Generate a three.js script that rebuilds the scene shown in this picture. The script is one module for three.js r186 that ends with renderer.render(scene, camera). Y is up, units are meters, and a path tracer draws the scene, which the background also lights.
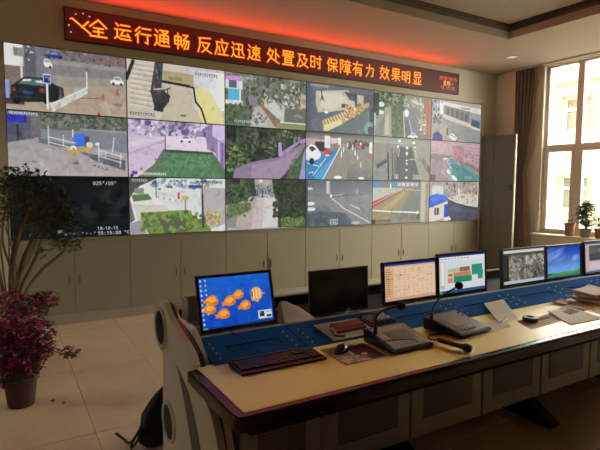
import * as THREE from 'three';
import { RoundedBoxGeometry } from 'three/addons/geometries/RoundedBoxGeometry.js';
import { mergeGeometries, mergeVertices } from 'three/addons/utils/BufferGeometryUtils.js';
import { RectAreaLightUniformsLib } from 'three/addons/lights/RectAreaLightUniformsLib.js';

// ------------------------------------------------------------------ camera, sky, exposure
RectAreaLightUniformsLib.init();
const scene = new THREE.Scene();
const camera = new THREE.PerspectiveCamera(48.73, 600 / 450, 0.05, 200);
{
  const yaw = THREE.MathUtils.degToRad(30.782), pitch = THREE.MathUtils.degToRad(4.528), roll = THREE.MathUtils.degToRad(0.339);
  camera.position.set(-0.046, 1.562, 6.019);
  const fwd = new THREE.Vector3(Math.sin(yaw) * Math.cos(pitch), -Math.sin(pitch), -Math.cos(yaw) * Math.cos(pitch));
  const right = new THREE.Vector3(Math.cos(yaw), 0, Math.sin(yaw));
  const up = new THREE.Vector3().crossVectors(right, fwd);
  const r2 = right.clone().multiplyScalar(Math.cos(roll)).addScaledVector(up, Math.sin(roll));
  const u2 = up.clone().multiplyScalar(Math.cos(roll)).addScaledVector(right, -Math.sin(roll));
  camera.setRotationFromMatrix(new THREE.Matrix4().makeBasis(r2, u2, fwd.clone().negate()));
}
scene.background = new THREE.Color().setRGB(1.0, 0.96, 0.86);     // bright, even overcast sky
scene.backgroundIntensity = 29.0;
const renderer = new THREE.WebGLRenderer();
renderer.toneMapping = THREE.LinearToneMapping;
renderer.toneMappingExposure = 1.0;
renderer.shadowMap.enabled = true;
function panelLight(w, h, color, intensity, pos, to) {
  const l = new THREE.RectAreaLight(color, intensity, w, h);
  l.position.set(...pos); l.lookAt(...to); scene.add(l);
  return l;
}
// light of the video wall and of the ticker above it, just in front of their faces
const VIDEO_LIGHT = panelLight(7.2, 2.0, new THREE.Color(0.9, 0.95, 1.0), 0.04, [3.63, 1.99, 0.012], [3.63, 1.99, 1]);
const TICKER_LIGHT = panelLight(5.7, 0.2, new THREE.Color().setRGB(1, 0.045, 0.012), 9.0, [3.45, 3.33, 0.115], [3.45, 3.83, 1.115]);

// ------------------------------------------------------------------ helpers
let seedState = 12345;
function rnd() { seedState = (seedState + 0x6d2b79f5) | 0; let t = Math.imul(seedState ^ (seedState >>> 15), 1 | seedState); t = (t + Math.imul(t ^ (t >>> 7), 61 | t)) ^ t; return ((t ^ (t >>> 14)) >>> 0) / 4294967296; }
const rr = (a, b) => a + (b - a) * rnd();
const names = new Map();
function numbered(n) { const k = names.get(n) || 0; names.set(n, k + 1); return k ? `${n}_${String(k).padStart(3, '0')}` : n; }
function lin(r, g, b) { return new THREE.Color().setRGB(r, g, b); }
function M(color, roughness = 0.6, o = {}) { return new THREE.MeshPhysicalMaterial({ color, roughness, ...o }); }
function shadows(o) { o.castShadow = true; o.receiveShadow = true; return o; }
function part(name, geo, mat, parent, pos) {
  const m = shadows(new THREE.Mesh(geo, mat)); m.name = name; if (pos) m.position.set(...pos); parent.add(m); return m;
}
function thing(name, label, category, pos = [0, 0, 0], group, turn = 0) {
  const g = new THREE.Group(); g.name = numbered(name); g.position.set(...pos); g.rotation.y = turn;
  g.userData = { label, category }; if (group) g.userData.group = group; scene.add(g); return g;
}
function single(name, label, category, geo, mat, pos = [0, 0, 0], group) {
  const m = shadows(new THREE.Mesh(geo, mat)); m.name = numbered(name); m.position.set(...pos);
  m.userData = { label, category }; if (group) m.userData.group = group; scene.add(m); return m;
}
function structure(name, label, geo, mat) {
  const o = geo ? shadows(new THREE.Mesh(geo, mat)) : new THREE.Group();
  o.name = name; o.userData = { kind: 'structure', label, category: name.split('_')[0] }; scene.add(o); return o;
}
function bx(x0, x1, y0, y1, z0, z1, r = 0) {
  const w = x1 - x0, h = y1 - y0, d = z1 - z0;
  const g = r ? new RoundedBoxGeometry(w, h, d, 2, Math.min(r, w / 2.01, h / 2.01, d / 2.01)) : new THREE.BoxGeometry(w, h, d);
  g.translate((x0 + x1) / 2, (y0 + y1) / 2, (z0 + z1) / 2); return g;
}
function merge(list) { return mergeGeometries(list.map((g) => { const q = g.index ? g.toNonIndexed() : g; for (const k of Object.keys(q.attributes)) if (!['position', 'normal', 'uv'].includes(k)) q.deleteAttribute(k); return q; })); }
function metricUV(g) { // box-project uv in metres
  const q = g.index ? g.toNonIndexed() : g, p = q.attributes.position, n = q.attributes.normal, uv = new Float32Array(p.count * 2);
  for (let i = 0; i < p.count; i++) {
    const ax = Math.abs(n.getX(i)), ay = Math.abs(n.getY(i)), az = Math.abs(n.getZ(i));
    const [u, v] = ay >= ax && ay >= az ? [p.getX(i), p.getZ(i)] : ax >= az ? [p.getZ(i), p.getY(i)] : [p.getX(i), p.getY(i)];
    uv[i * 2] = u; uv[i * 2 + 1] = v;
  }
  q.setAttribute('uv', new THREE.BufferAttribute(uv, 2)); return q;
}
function tube(pts, r, seg = 24, rad = 8) { return new THREE.TubeGeometry(new THREE.CatmullRomCurve3(pts.map((p) => new THREE.Vector3(...p))), seg, r, rad, false); }
function sideProfile(pts, x0, x1, bevel = 0.004, curves = 8) { // outline in (z, y), extruded along x
  const s = new THREE.Shape(pts.map(([z, y]) => new THREE.Vector2(z, y)));
  const g = new THREE.ExtrudeGeometry(s, { depth: x1 - x0 - 2 * bevel, bevelEnabled: bevel > 0, bevelSize: bevel, bevelThickness: bevel, bevelOffset: -bevel, bevelSegments: 2, curveSegments: curves });
  g.rotateY(-Math.PI / 2); g.translate(x1 - bevel, 0, 0); return g;
}
function smoothPts(pts, n = 40) { return new THREE.CatmullRomCurve3(pts.map(([a, b]) => new THREE.Vector3(a, b, 0)), false, 'centripetal').getPoints(n).map((p) => [p.x, p.y]); }
function canvasTex(w, h, draw, srgb = true) {
  const c = document.createElement('canvas'); c.width = w; c.height = h; draw(c.getContext('2d'), w, h);
  const t = new THREE.CanvasTexture(c); if (srgb) t.colorSpace = THREE.SRGBColorSpace; t.magFilter = THREE.LinearFilter; return t;
}
function noiseTex(size, octaves, lo, hi, seed, repeat, tint, stretch = [1, 1]) { // tileable value noise
  seedState = seed;
  const data = new Uint8Array(size * size * 4), acc = new Float32Array(size * size); let tot = 0;
  for (const [cells, amp] of octaves) {
    const cx = Math.max(1, Math.round(cells / stretch[0])), cy = Math.max(1, Math.round(cells / stretch[1])), grid = Array.from({ length: cx * cy }, rnd); tot += amp;
    for (let y = 0; y < size; y++) for (let x = 0; x < size; x++) {
      const fx = (x / size) * cx, fy = (y / size) * cy, ix = Math.floor(fx), iy = Math.floor(fy), ux = fx - ix, uy = fy - iy, sx = ux * ux * (3 - 2 * ux), sy = uy * uy * (3 - 2 * uy);
      const g = (a, b) => grid[((b + cy) % cy) * cx + ((a + cx) % cx)];
      acc[y * size + x] += amp * ((g(ix, iy) * (1 - sx) + g(ix + 1, iy) * sx) * (1 - sy) + (g(ix, iy + 1) * (1 - sx) + g(ix + 1, iy + 1) * sx) * sy);
    }
  }
  for (let i = 0; i < size * size; i++) {
    const v = lo + (hi - lo) * (acc[i] / tot);
    for (let c = 0; c < 3; c++) data[i * 4 + c] = Math.max(0, Math.min(255, 255 * v * (tint ? tint[c] : 1)));
    data[i * 4 + 3] = 255;
  }
  const t = new THREE.DataTexture(data, size, size); t.magFilter = THREE.LinearFilter; t.wrapS = t.wrapT = THREE.RepeatWrapping; t.repeat.set(repeat, repeat); if (tint) t.colorSpace = THREE.SRGBColorSpace; t.needsUpdate = true; return t;
}
const CEIL = 3.555, XL = -2.6, XR = 7.64, ZB = 9.0;

// ------------------------------------------------------------------ materials of the room
const plasterBump = noiseTex(256, [[8, 1], [32, 1], [128, 1.5]], 0, 1, 7, 1.5);
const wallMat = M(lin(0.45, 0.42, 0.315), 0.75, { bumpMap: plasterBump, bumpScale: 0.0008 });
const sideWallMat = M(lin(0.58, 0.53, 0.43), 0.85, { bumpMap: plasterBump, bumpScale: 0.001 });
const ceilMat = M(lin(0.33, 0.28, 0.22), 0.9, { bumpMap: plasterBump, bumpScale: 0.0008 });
const tileTex = noiseTex(512, [[6, 1], [24, 0.7], [96, 0.6], [256, 0.5]], 0.86, 1.0, 21, 1 / 1.7, [0.87, 0.76, 0.605]);
const tileMats = [1, 0.97, 0.94].map((k) => M(lin(k, k, k), 0.33, { map: tileTex }));
const groutMat = M(lin(0.16, 0.11, 0.07), 0.9);
const mouldMat = M(lin(0.05, 0.032, 0.02), 0.5);
const frameMat = M(lin(0.60, 0.52, 0.44), 0.5);
const glassMat = M(lin(0.96, 0.98, 0.97), 0.02, { transmission: 1, thickness: 0, ior: 1.5 });

// ------------------------------------------------------------------ floor of large tiles
{
  const f = structure('floor', 'tan stone-look tile floor of the control room');
  part('grout_bed', bx(XL - 0.2, XR + 0.25, -0.12, -0.004, -0.8, ZB + 0.2), groutMat, f);
  const xs = [XL]; for (let x = 0.40 - 0.6 * 5; x < XR; x += 0.6) if (x > XL + 0.05) xs.push(x); xs.push(XR);
  const zs = [-0.03]; for (let z = 0.37; z < ZB; z += 1.2) zs.push(z); zs.push(ZB);
  const cache = new Map();
  for (let i = 0; i + 1 < xs.length; i++) for (let j = 0; j + 1 < zs.length; j++) {
    const w = xs[i + 1] - xs[i] - 0.004, d = zs[j + 1] - zs[j] - 0.004, v = (i * 7 + j * 3) % 4, key = w.toFixed(3) + d.toFixed(3) + v;
    if (!cache.has(key)) { const g = metricUV(bx(-w / 2, w / 2, -0.012, 0, -d / 2, d / 2)); const uv = g.attributes.uv; for (let k = 0; k < uv.count; k++) uv.setXY(k, uv.getX(k) + v * 0.37, uv.getY(k) + v * 0.61); cache.set(key, g); }
    part('tile', cache.get(key), tileMats[(i * 5 + j * 2) % 3], f, [(xs[i] + xs[i + 1]) / 2, (rnd() - 0.5) * 0.0006, (zs[j] + zs[j + 1]) / 2]);
  }
}
// ------------------------------------------------------------------ walls
structure('wall_front', 'beige panelled wall round the video screens', metricUV(merge([
  bx(XL - 0.2, 0, 0, 3.9, -0.6, 0), bx(0, 7.27, 3.016, 3.9, -0.6, 0), bx(7.27, XR + 0.25, 0, 3.9, -0.6, 0), bx(0, 7.27, 0, 3.016, -0.7, -0.6)])), wallMat);
structure('wall_left', 'plain cream wall opposite the windows', metricUV(merge([bx(XL - 0.2, XL, 0, 3.9, 0, 1.0), bx(XL - 0.2, XL, 0, 3.9, 1.4, ZB), bx(XL - 0.2, XL, 0, 1.0, 1.0, 1.4), bx(XL - 0.2, XL, 2.4, 3.9, 1.0, 1.4)])), sideWallMat);
structure('wall_back', 'plain cream wall behind the operators', metricUV(bx(XL - 0.2, XR + 0.25, 0, 3.9, ZB, ZB + 0.2)), sideWallMat);
const WIN = [[0.93, 4.87]], SILL = 0.8, HEAD = 3.53;
structure('wall_right', 'cream wall with tall windows', metricUV(merge([
  bx(XR, XR + 0.25, 0, 3.9, 0, WIN[0][0]), bx(XR, XR + 0.25, 0, 3.9, WIN[0][1], ZB),
  ...WIN.flatMap(([a, b]) => [bx(XR, XR + 0.25, 0, SILL - 0.03, a, b), bx(XR, XR + 0.25, HEAD, 3.9, a, b)])])), sideWallMat);
structure('trim_1', 'lighter flat pilaster between the curtain and the corner', metricUV(bx(XR - 0.05, XR, 0, CEIL, 0.19, 0.42)), M(lin(0.62, 0.5, 0.4), 0.8));
// ------------------------------------------------------------------ ceiling: lower border, recessed middle with dark moulding
const TR = { x0: -0.9, x1: 5.90, z0: 1.52, z1: 7.4 };
{
  const c = structure('ceiling', 'cream ceiling with a lowered border and a recessed middle');
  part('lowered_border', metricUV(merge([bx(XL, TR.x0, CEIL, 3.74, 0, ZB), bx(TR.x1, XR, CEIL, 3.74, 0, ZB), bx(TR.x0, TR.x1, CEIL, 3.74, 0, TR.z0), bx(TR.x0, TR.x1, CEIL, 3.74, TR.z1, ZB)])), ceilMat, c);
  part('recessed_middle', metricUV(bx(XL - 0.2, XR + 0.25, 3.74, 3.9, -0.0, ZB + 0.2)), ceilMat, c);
  const t = structure('trim_2', 'dark brown moulding round the recessed ceiling');
  const prof = [[0, 3.655], [0.008, 3.656], [0.014, 3.685], [0.022, 3.69], [0.022, 3.715], [0.03, 3.72], [0.03, 3.739], [0, 3.739]];
  const side = (a, b) => { const g = sideProfile(prof, a, b, 0); return g; };
  const L = TR.x1 - TR.x0, W = TR.z1 - TR.z0;
  part('moulding', side(TR.x0, TR.x1).translate(0, 0, TR.z0), mouldMat, t);
  part('moulding', side(-L / 2, L / 2).rotateY(Math.PI).translate((TR.x0 + TR.x1) / 2, 0, TR.z1), mouldMat, t);
  part('moulding', side(-W / 2, W / 2).rotateY(Math.PI / 2).translate(TR.x0, 0, (TR.z0 + TR.z1) / 2), mouldMat, t);
  part('moulding', side(-W / 2, W / 2).rotateY(-Math.PI / 2).translate(TR.x1, 0, (TR.z0 + TR.z1) / 2), mouldMat, t);
}
// ------------------------------------------------------------------ windows
WIN.forEach(([a, b], i) => {
  const w = structure('window_' + (i + 1), 'tall brown-framed window beside the tied curtain');
  const X = 7.70, D = 0.08, bar = (y0, y1, z0, z1, x0 = X, x1 = X + D) => part('frame_bar', bx(x0, x1, y0, y1, z0, z1, 0.006), frameMat, w);
  const y0 = SILL, y1 = HEAD, ty0 = 2.165, ty1 = 2.25;
  bar(y0, y1, a, a + 0.06); bar(y0, y1, b - 0.06, b); bar(y0, y0 + 0.045, a + 0.06, b - 0.06); bar(y1 - 0.035, y1, a + 0.06, b - 0.06);
  const mull = [a + 0.515, a + 1.2, a + 1.885, a + 2.57, a + 3.255];
  mull.forEach((m) => { bar(y0 + 0.045, y1 - 0.035, m, m + 0.105); });
  const edges = [a + 0.06, ...mull.flatMap((m) => [m, m + 0.105]), b - 0.06];
  for (let k = 0; k < edges.length; k += 2) {
    const l = edges[k], r = edges[k + 1];
    bar(ty0, ty1, l, r);
    part('pane', bx(X + 0.035, X + 0.041, ty1, y1 - 0.035, l, r), glassMat, w);
    const s = new THREE.Group(); s.name = 'sash'; w.add(s);
    const sb = (p, q, u, v) => part('sash_bar', bx(X - 0.012, X + 0.045, p, q, u, v, 0.005), frameMat, s);
    sb(y0 + 0.045, ty0, l, l + 0.035); sb(y0 + 0.045, ty0, r - 0.045, r); sb(y0 + 0.045, y0 + 0.085, l + 0.035, r - 0.045); sb(ty0 - 0.032, ty0, l + 0.035, r - 0.045);
    part('pane', bx(X + 0.02, X + 0.026, y0 + 0.085, ty0 - 0.032, l + 0.035, r - 0.045), glassMat, s);
  }
  part('window_sill', bx(XR - 0.15, X, SILL - 0.03, SILL, a - 0.06, b + 0.06, 0.006), M(lin(0.55, 0.47, 0.38), 0.4), w);
  part('sill_base', bx(X, XR + 0.28, SILL - 0.03, SILL - 0.0005, a, b), M(lin(0.5, 0.45, 0.38), 0.7), w);
});
{ // small window in the left wall, outside the picture, whose light falls on the end plate and the flowers
  const w = structure('window_2', 'small brown-framed window in the left wall'), X = XL - 0.12, bar = (p, q, u, v) => part('frame_bar', bx(X - 0.03, X + 0.03, p, q, u, v, 0.005), frameMat, w);
  bar(1.0, 2.4, 1.0, 1.04); bar(1.0, 2.4, 1.36, 1.4); bar(1.0, 1.04, 1.04, 1.36); bar(2.36, 2.4, 1.04, 1.36);
  part('pane', bx(X - 0.003, X + 0.003, 1.04, 2.36, 1.04, 1.36), glassMat, w);
}
// ------------------------------------------------------------------ open door leaf beside the video wall
{
  const d = structure('door_1', 'tall grey-olive door leaf standing open beside the video wall');
  const dm = M(lin(0.12, 0.11, 0.08), 0.6), de = M(lin(0.5, 0.46, 0.38), 0.5);
  part('door_leaf', bx(7.305, 7.335, 0.02, 2.44, 0.012, 0.665), dm, d);
  part('edge_strip', bx(7.302, 7.338, 0.02, 2.44, 0.665, 0.685, 0.003), de, d);
  part('hinge_stile', bx(7.297, 7.305, 0.02, 2.455, 0.012, 0.07, 0.002), dm, d);
  part('hinge_stile', bx(7.297, 7.305, 0.02, 2.455, 0.22, 0.25, 0.002), dm, d);
  part('door_handle', merge([bx(7.285, 7.3045, 1.50, 1.60, 0.612, 0.636, 0.005), bx(7.27, 7.286, 1.56, 1.58, 0.59, 0.636, 0.004)]), M(lin(0.06, 0.055, 0.05), 0.4, { metalness: 0.6 }), d);
}
// ------------------------------------------------------------------ building and ground outside the window
{
  const g = structure('ground', 'pale paved yard outside the windows', bx(-45, 45, -4.3, -4, -45, 40), M(lin(0.22, 0.21, 0.19), 0.9));
  structure('wall_outer', 'upper and lower floors of the building that holds the room', merge([bx(XL - 0.2, XR + 0.25, 3.9, 16, -18, 22), bx(XL - 0.2, XR + 0.25, -4, -0.12, -18, 22), bx(XL - 0.2, XR + 0.25, -0.12, 3.9, -18, -0.8), bx(XL - 0.2, XR + 0.25, -0.12, 3.9, ZB + 0.2, 22)]), M(lin(0.45, 0.42, 0.34), 0.9));
  const b = thing('apartment_building', 'pale yellow building seen through the window', 'building', [0, 0, 0]);
  const fm = M(lin(0.32, 0.30, 0.185), 0.9), tan = M(lin(0.2, 0.165, 0.095), 0.8), wf = M(lin(0.55, 0.53, 0.45), 0.6), gl = M(lin(0.10, 0.10, 0.08), 0.5);
  const rows = [[-2.75, -1.3], [0.6, 2.05], [3.85, 5.27]], cols = []; for (let z = -36; z < 14; z += 3.05) cols.push(z);
  const off = -6.45 - cols.reduce((p, c) => Math.abs(c + 6.45) < Math.abs(p + 6.45) ? c : p);
  const parts = []; let py = -4;
  for (const [r0, r1] of rows) {
    parts.push(bx(20, 21, py, r0, -40, 16)); py = r1; let pz = -40;
    for (const c of cols) { parts.push(bx(20, 21, r0, r1, pz, c + off)); pz = c + off + 1.25; }
    parts.push(bx(20, 21, r0, r1, pz, 16));
  }
  parts.push(bx(20, 21, py, 5.8, -40, 16)); parts.push(bx(19.8, 21.2, 5.8, 6.0, -40, 16));
  part('wall', metricUV(merge(parts)), fm, b);
  for (const [r0, r1] of rows) for (const c of cols) {
    const z0 = c + off, z1 = z0 + 1.25, X = 20.2;
    const w = part('window_frame', merge([bx(X, X + 0.1, r0, r0 + 0.1, z0, z1), bx(X, X + 0.1, r1 - 0.1, r1, z0, z1), bx(X, X + 0.1, r0 + 0.1, r1 - 0.1, z0, z0 + 0.1), bx(X, X + 0.1, r0 + 0.1, r1 - 0.1, z1 - 0.1, z1), bx(X, X + 0.1, r0 + 0.1, r1 - 0.1, (z0 + z1) / 2 - 0.06, (z0 + z1) / 2 + 0.06), bx(X, X + 0.1, r0 + 0.85, r0 + 0.97, z0 + 0.1, z1 - 0.1)]), wf, b);
    part('window_pane', bx(X + 0.05, X + 0.07, r0 + 0.1, r1 - 0.1, z0 + 0.1, z1 - 0.1), gl, w);
    part('window_surround', merge([bx(19.97, 20, r1, r1 + 0.1, z0 - 0.1, z1 + 0.1), bx(19.97, 20, r0 - 0.1, r0, z0 - 0.1, z1 + 0.1), bx(19.97, 20, r0, r1, z0 - 0.1, z0), bx(19.97, 20, r0, r1, z1, z1 + 0.1)]), tan, b);
  }
}
// ------------------------------------------------------------------ pictures shown on the screens (flat print, in percent of the picture)
function painter(ctx, W, H) {
  const X = (x) => (x * W) / 100, Y = (y) => (y * H) / 100;
  const p = {
    rect(c, x, y, w, h) { ctx.fillStyle = c; ctx.fillRect(X(x), Y(y), X(w), Y(h)); return p; },
    poly(c, ...v) { ctx.fillStyle = c; ctx.beginPath(); for (let i = 0; i < v.length; i += 2) ctx[i ? 'lineTo' : 'moveTo'](X(v[i]), Y(v[i + 1])); ctx.closePath(); ctx.fill(); return p; },
    line(c, w, ...v) { ctx.strokeStyle = c; ctx.lineWidth = (w * W) / 100; ctx.lineCap = 'round'; ctx.lineJoin = 'round'; ctx.beginPath(); for (let i = 0; i < v.length; i += 2) ctx[i ? 'lineTo' : 'moveTo'](X(v[i]), Y(v[i + 1])); ctx.stroke(); return p; },
    ell(c, x, y, rx, ry, a = 0) { ctx.fillStyle = c; ctx.beginPath(); ctx.ellipse(X(x), Y(y), X(rx), Y(ry), a, 0, 7); ctx.fill(); return p; },
    speck(x, y, w, h, n, cols, s0 = 1, s1 = 3, asp = 1.6) { for (let i = 0; i < n; i++) p.ell(cols[Math.floor(rnd() * cols.length)], x + rnd() * w, y + rnd() * h, rr(s0, s1), rr(s0, s1) * asp * 0.8, rnd() * 3); return p; },
    inside(v, f) { ctx.save(); ctx.beginPath(); for (let i = 0; i < v.length; i += 2) ctx[i ? 'lineTo' : 'moveTo'](X(v[i]), Y(v[i + 1])); ctx.closePath(); ctx.clip(); f(p); ctx.restore(); return p; },
    grad(x, y, w, h, c0, c1, across) { const g = across ? ctx.createLinearGradient(X(x), 0, X(x + w), 0) : ctx.createLinearGradient(0, Y(y), 0, Y(y + h)); g.addColorStop(0, c0); g.addColorStop(1, c1); ctx.fillStyle = g; ctx.fillRect(X(x), Y(y), X(w), Y(h)); return p; },
    text(s, x, y, size, c = '#fff', font = 'monospace') { ctx.font = `bold ${Y(size)}px ${font}`; ctx.fillStyle = c; ctx.textBaseline = 'top'; ctx.fillText(s, X(x), Y(y)); return p; },
    marks(x, y, n, size = 5, c = '#eee') { for (let i = 0; i < n; i++) { const u = x + i * size * 0.62; p.line(c, 0.5, u, y, u + size * 0.4, y); p.line(c, 0.5, u + size * 0.2, y - size * 0.2, u + size * 0.2, y + size); if (i % 2) p.line(c, 0.5, u, y + size, u + size * 0.45, y + size); else p.line(c, 0.5, u, y + size * 0.5, u + size * 0.45, y + size * 0.5); } return p; },
    car(c, glass, x, y, w, h) { p.poly(c, x, y + h * 0.5, x + w * 0.2, y + h * 0.42, x + w * 0.33, y, x + w * 0.72, y, x + w * 0.88, y + h * 0.42, x + w, y + h * 0.55, x + w, y + h * 0.88, x, y + h * 0.88).poly(glass, x + w * 0.27, y + h * 0.4, x + w * 0.37, y + h * 0.1, x + w * 0.68, y + h * 0.1, x + w * 0.8, y + h * 0.4); p.ell('#1c1c1e', x + w * 0.2, y + h * 0.86, w * 0.09, h * 0.16).ell('#1c1c1e', x + w * 0.8, y + h * 0.86, w * 0.09, h * 0.16); return p; },
    grain(n, a) { for (let i = 0; i < n; i++) { const v = rnd() > 0.5 ? 255 : 0; ctx.fillStyle = `rgba(${v},${v},${v},${a})`; ctx.fillRect(rnd() * W, rnd() * H, rr(2, 9), rr(1, 4)); } return p; },
  };
  return p;
}
const GREENS = ['#2c3b22', '#3a4b2c', '#46583a', '#26331f', '#5a6a4a'], DARKGREENS = ['#141c14', '#1b261b', '#233022', '#101710', '#2a3a28'];
const FEEDS = [
  // top row
  (p) => { p.rect('#8d8b88', 0, 0, 100, 50).grad(0, 40, 100, 60, '#b09c86', '#b6a18c').rect('#74706f', 28, 0, 72, 16).speck(32, 1, 66, 15, 120, ['#5a5152', '#6d5f62', '#8b6a68', '#4b4a50', '#93807e', '#9c5c5c'], 0.6, 2).rect('#9a9795', 28, 18, 72, 6).rect('#858382', 28, 24, 72, 18).poly('#9d9488', 28, 44, 100, 36, 100, 48, 40, 60);
    p.car('#26358c', '#8794c8', 31, 5, 15, 10).car('#f0f2f4', '#9aa', 28, 17, 9, 14).rect('#e9e7e0', 0, 0, 14, 34).rect('#7d6b5e', 0, 33, 15, 42).rect('#8e8b86', 7, 5, 8, 13).rect('#6f6d68', 8, 7, 2, 9).rect('#5b5c64', 15, 0, 15, 52).rect('#757680', 24, 0, 6, 52).speck(16, 0, 7, 40, 18, ['#c8cad0', '#44464e', '#3a3a40'], 0.4, 1.4).rect('#dfe0de', 12, 18, 1.6, 40);
    p.rect('#3e3a38', 0, 76, 14, 16).poly('#1a1f20', 4, 64, 7, 60, 14, 49, 31, 47, 38, 56, 45, 60, 46, 74, 43, 80, 36, 84, 10, 88, 4, 84).poly('#54706a', 9, 60, 15, 51, 28, 50, 31, 60).poly('#2c3838', 32, 51, 37, 57, 34, 60, 32, 59).poly('#dfe8e8', 14, 52, 20, 51, 20, 54, 12, 56).poly('#dfe8e8', 23, 53, 28, 52, 29, 56, 24, 56).line('#0c0f10', 0.7, 5, 66, 31, 64, 33, 60).rect('#2b3a9c', 13, 70, 8, 4.5).rect('#8c2f36', 5, 66, 3, 6).rect('#8c2f36', 26, 64, 4, 7).rect('#2a3232', 8, 79, 22, 2).ell('#070909', 42, 77, 2.6, 7).ell('#070909', 31, 82, 2.4, 6).ell('#070909', 8, 86, 2.6, 5).rect('#8fa0d8', 0, 55, 3, 28);
    p.rect('#eceff5', 29, 41, 6.5, 15).rect('#1d2f7c', 29.8, 42.5, 5, 12).line('#d8ddee', 0.7, 31, 46, 34, 46, 34, 51).rect('#eceeed', 31.3, 56, 1.8, 40).poly('#cfd2cb', 34, 88, 65, 56, 66, 64, 36, 100).line('#f4f5f2', 0.8, 34, 88, 65, 56).line('#f0f2ee', 0.7, 36, 99, 66, 64);
    for (let k = 0; k < 9; k++) p.line('#eef0ea', 0.4, 36 + k * 3.3, 87 - k * 3.4, 37.5 + k * 3.3, 97 - k * 3.6);
    p.rect('#e9ebe8', 64.5, 28, 1.3, 30).rect('#6a6a72', 63.8, 24, 3, 6).car('#f6f6f4', '#8a8f96', 86, 33, 12, 14).line('#55494a', 0.6, 60, 74, 78, 72).poly('#b0584a', 79, 62, 81, 76, 77, 76).poly('#b0584a', 92, 50, 93.5, 64, 90.5, 64).poly('#c0392b', 75, 92, 76.5, 100, 73.5, 100).ell('#8f7e70', 92, 80, 5, 2).speck(40, 55, 60, 40, 40, ['rgba(220,205,185,.25)', 'rgba(120,100,85,.15)'], 1, 6, 0.8).text('\u25a0\u25a0\u25a0\u25a0\u25a0', 1, 92, 5); },
  (p) => { p.rect('#d2c9b8', 0, 0, 100, 100).rect('#c9c6c2', 62, 0, 38, 50).grad(60, 5, 40, 70, '#cfcfd6', '#f0efe9', true).poly('#e8dc98', 66, 35, 82, 38, 98, 80, 98, 100, 74, 100, 68, 60).poly('#b3a678', 30, 12, 66, 14, 66, 36, 30, 34).rect('#8f8766', 40, 22, 14, 6).poly('#cbbfa6', 32, 34, 64, 36, 66, 70, 76, 100, 34, 100).poly('#cfc4b2', 0, 10, 26, 4, 28, 60, 26, 100, 0, 100).line('#1e1a1a', 1.8, 32, 32, 66, 37, 68, 62, 74, 74, 79, 100).line('#3a3430', 1, 31, 30, 62, 34);
    for (let k = 0; k < 9; k++) p.line('#a8a094', 0.9, 5 - k * 0.4, 8 + k * 8.2, 26 - k * 0.3, 9 + k * 8.6).line('#e4d9c6', 1.2, 5 - k * 0.4, 11 + k * 8.2, 26 - k * 0.3, 12 + k * 8.6);
    for (let k = 0; k < 10; k++) p.ell('#26282c', 6 - k * 0.7, 3 + k * 3.4, 1.8, 2.6);
    p.poly('#3a3c44', 28, 0, 35, 0, 33, 44, 26, 46).poly('#5b3a30', 27, 0, 29.5, 0, 25, 52, 22, 52).speck(28, 4, 4, 40, 14, ['#22252c', '#666a74'], 0.6, 1.6).poly('#3c3a40', 22, 50, 33, 46, 42, 56, 40, 68, 34, 82, 26, 80).poly('#272a34', 26, 70, 36, 70, 34, 86, 25, 84).line('#22242a', 1, 35, 46, 36, 72).line('#22242a', 1, 39, 44, 40, 66).line('#5b3a30', 1.2, 22, 52, 33, 50, 42, 42).rect('#55534e', 52, 88, 6, 3).marks(68, 10, 10, 4, '#5a5a60').marks(2, 90, 10, 4, '#55555c'); },
  (p) => { p.rect('#6d7468', 0, 0, 100, 100).speck(0, 0, 100, 60, 260, ['#54604a', '#6a7560', '#7e8674', '#48543e', '#8f9586', '#3f4a38'], 1, 4).poly('#8b8290', 26, 40, 36, 44, 40, 58, 34, 66, 28, 60).poly('#b8b4aa', 28, 100, 34, 62, 42, 58, 66, 100).poly('#c4c2bc', 30, 74, 44, 70, 50, 96, 32, 98).speck(32, 72, 16, 22, 30, ['#6f746c', '#8a8e86', '#54584f'], 0.6, 2).poly('#9c6f55', 40, 56, 44, 54, 66, 98, 60, 98).poly('#d2d6cc', 46, 34, 72, 56, 71, 90, 46, 58).line('#eef0ea', 0.9, 46, 34, 72, 57).line('#b8beb2', 0.5, 46, 44, 72, 70).line('#b8beb2', 0.5, 46, 52, 72, 82);
    p.speck(40, 30, 50, 20, 60, ['#4c4a40', '#6b6654', '#8c8774', '#b9b6a6'], 1, 3).speck(66, 10, 30, 50, 70, ['#c9cbb8', '#a8ac92', '#5d664c', '#d9d6bc', '#6f6a50'], 1, 2.6).rect('#d9c078', 93, 28, 7, 28).rect('#8b98c8', 94, 35, 2.6, 11).rect('#8b98c8', 97, 35, 2.6, 11).rect('#6d7064', 74, 58, 26, 40).poly('#8b9098', 82, 74, 90, 68, 98, 76).rect('#e4e4d8', 66, 86, 34, 3).rect('#8a8f60', 62, 90, 38, 10).line('#7c8078', 0.5, 72, 56, 72, 100).line('#7c8078', 0.5, 72, 57, 100, 55);
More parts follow.
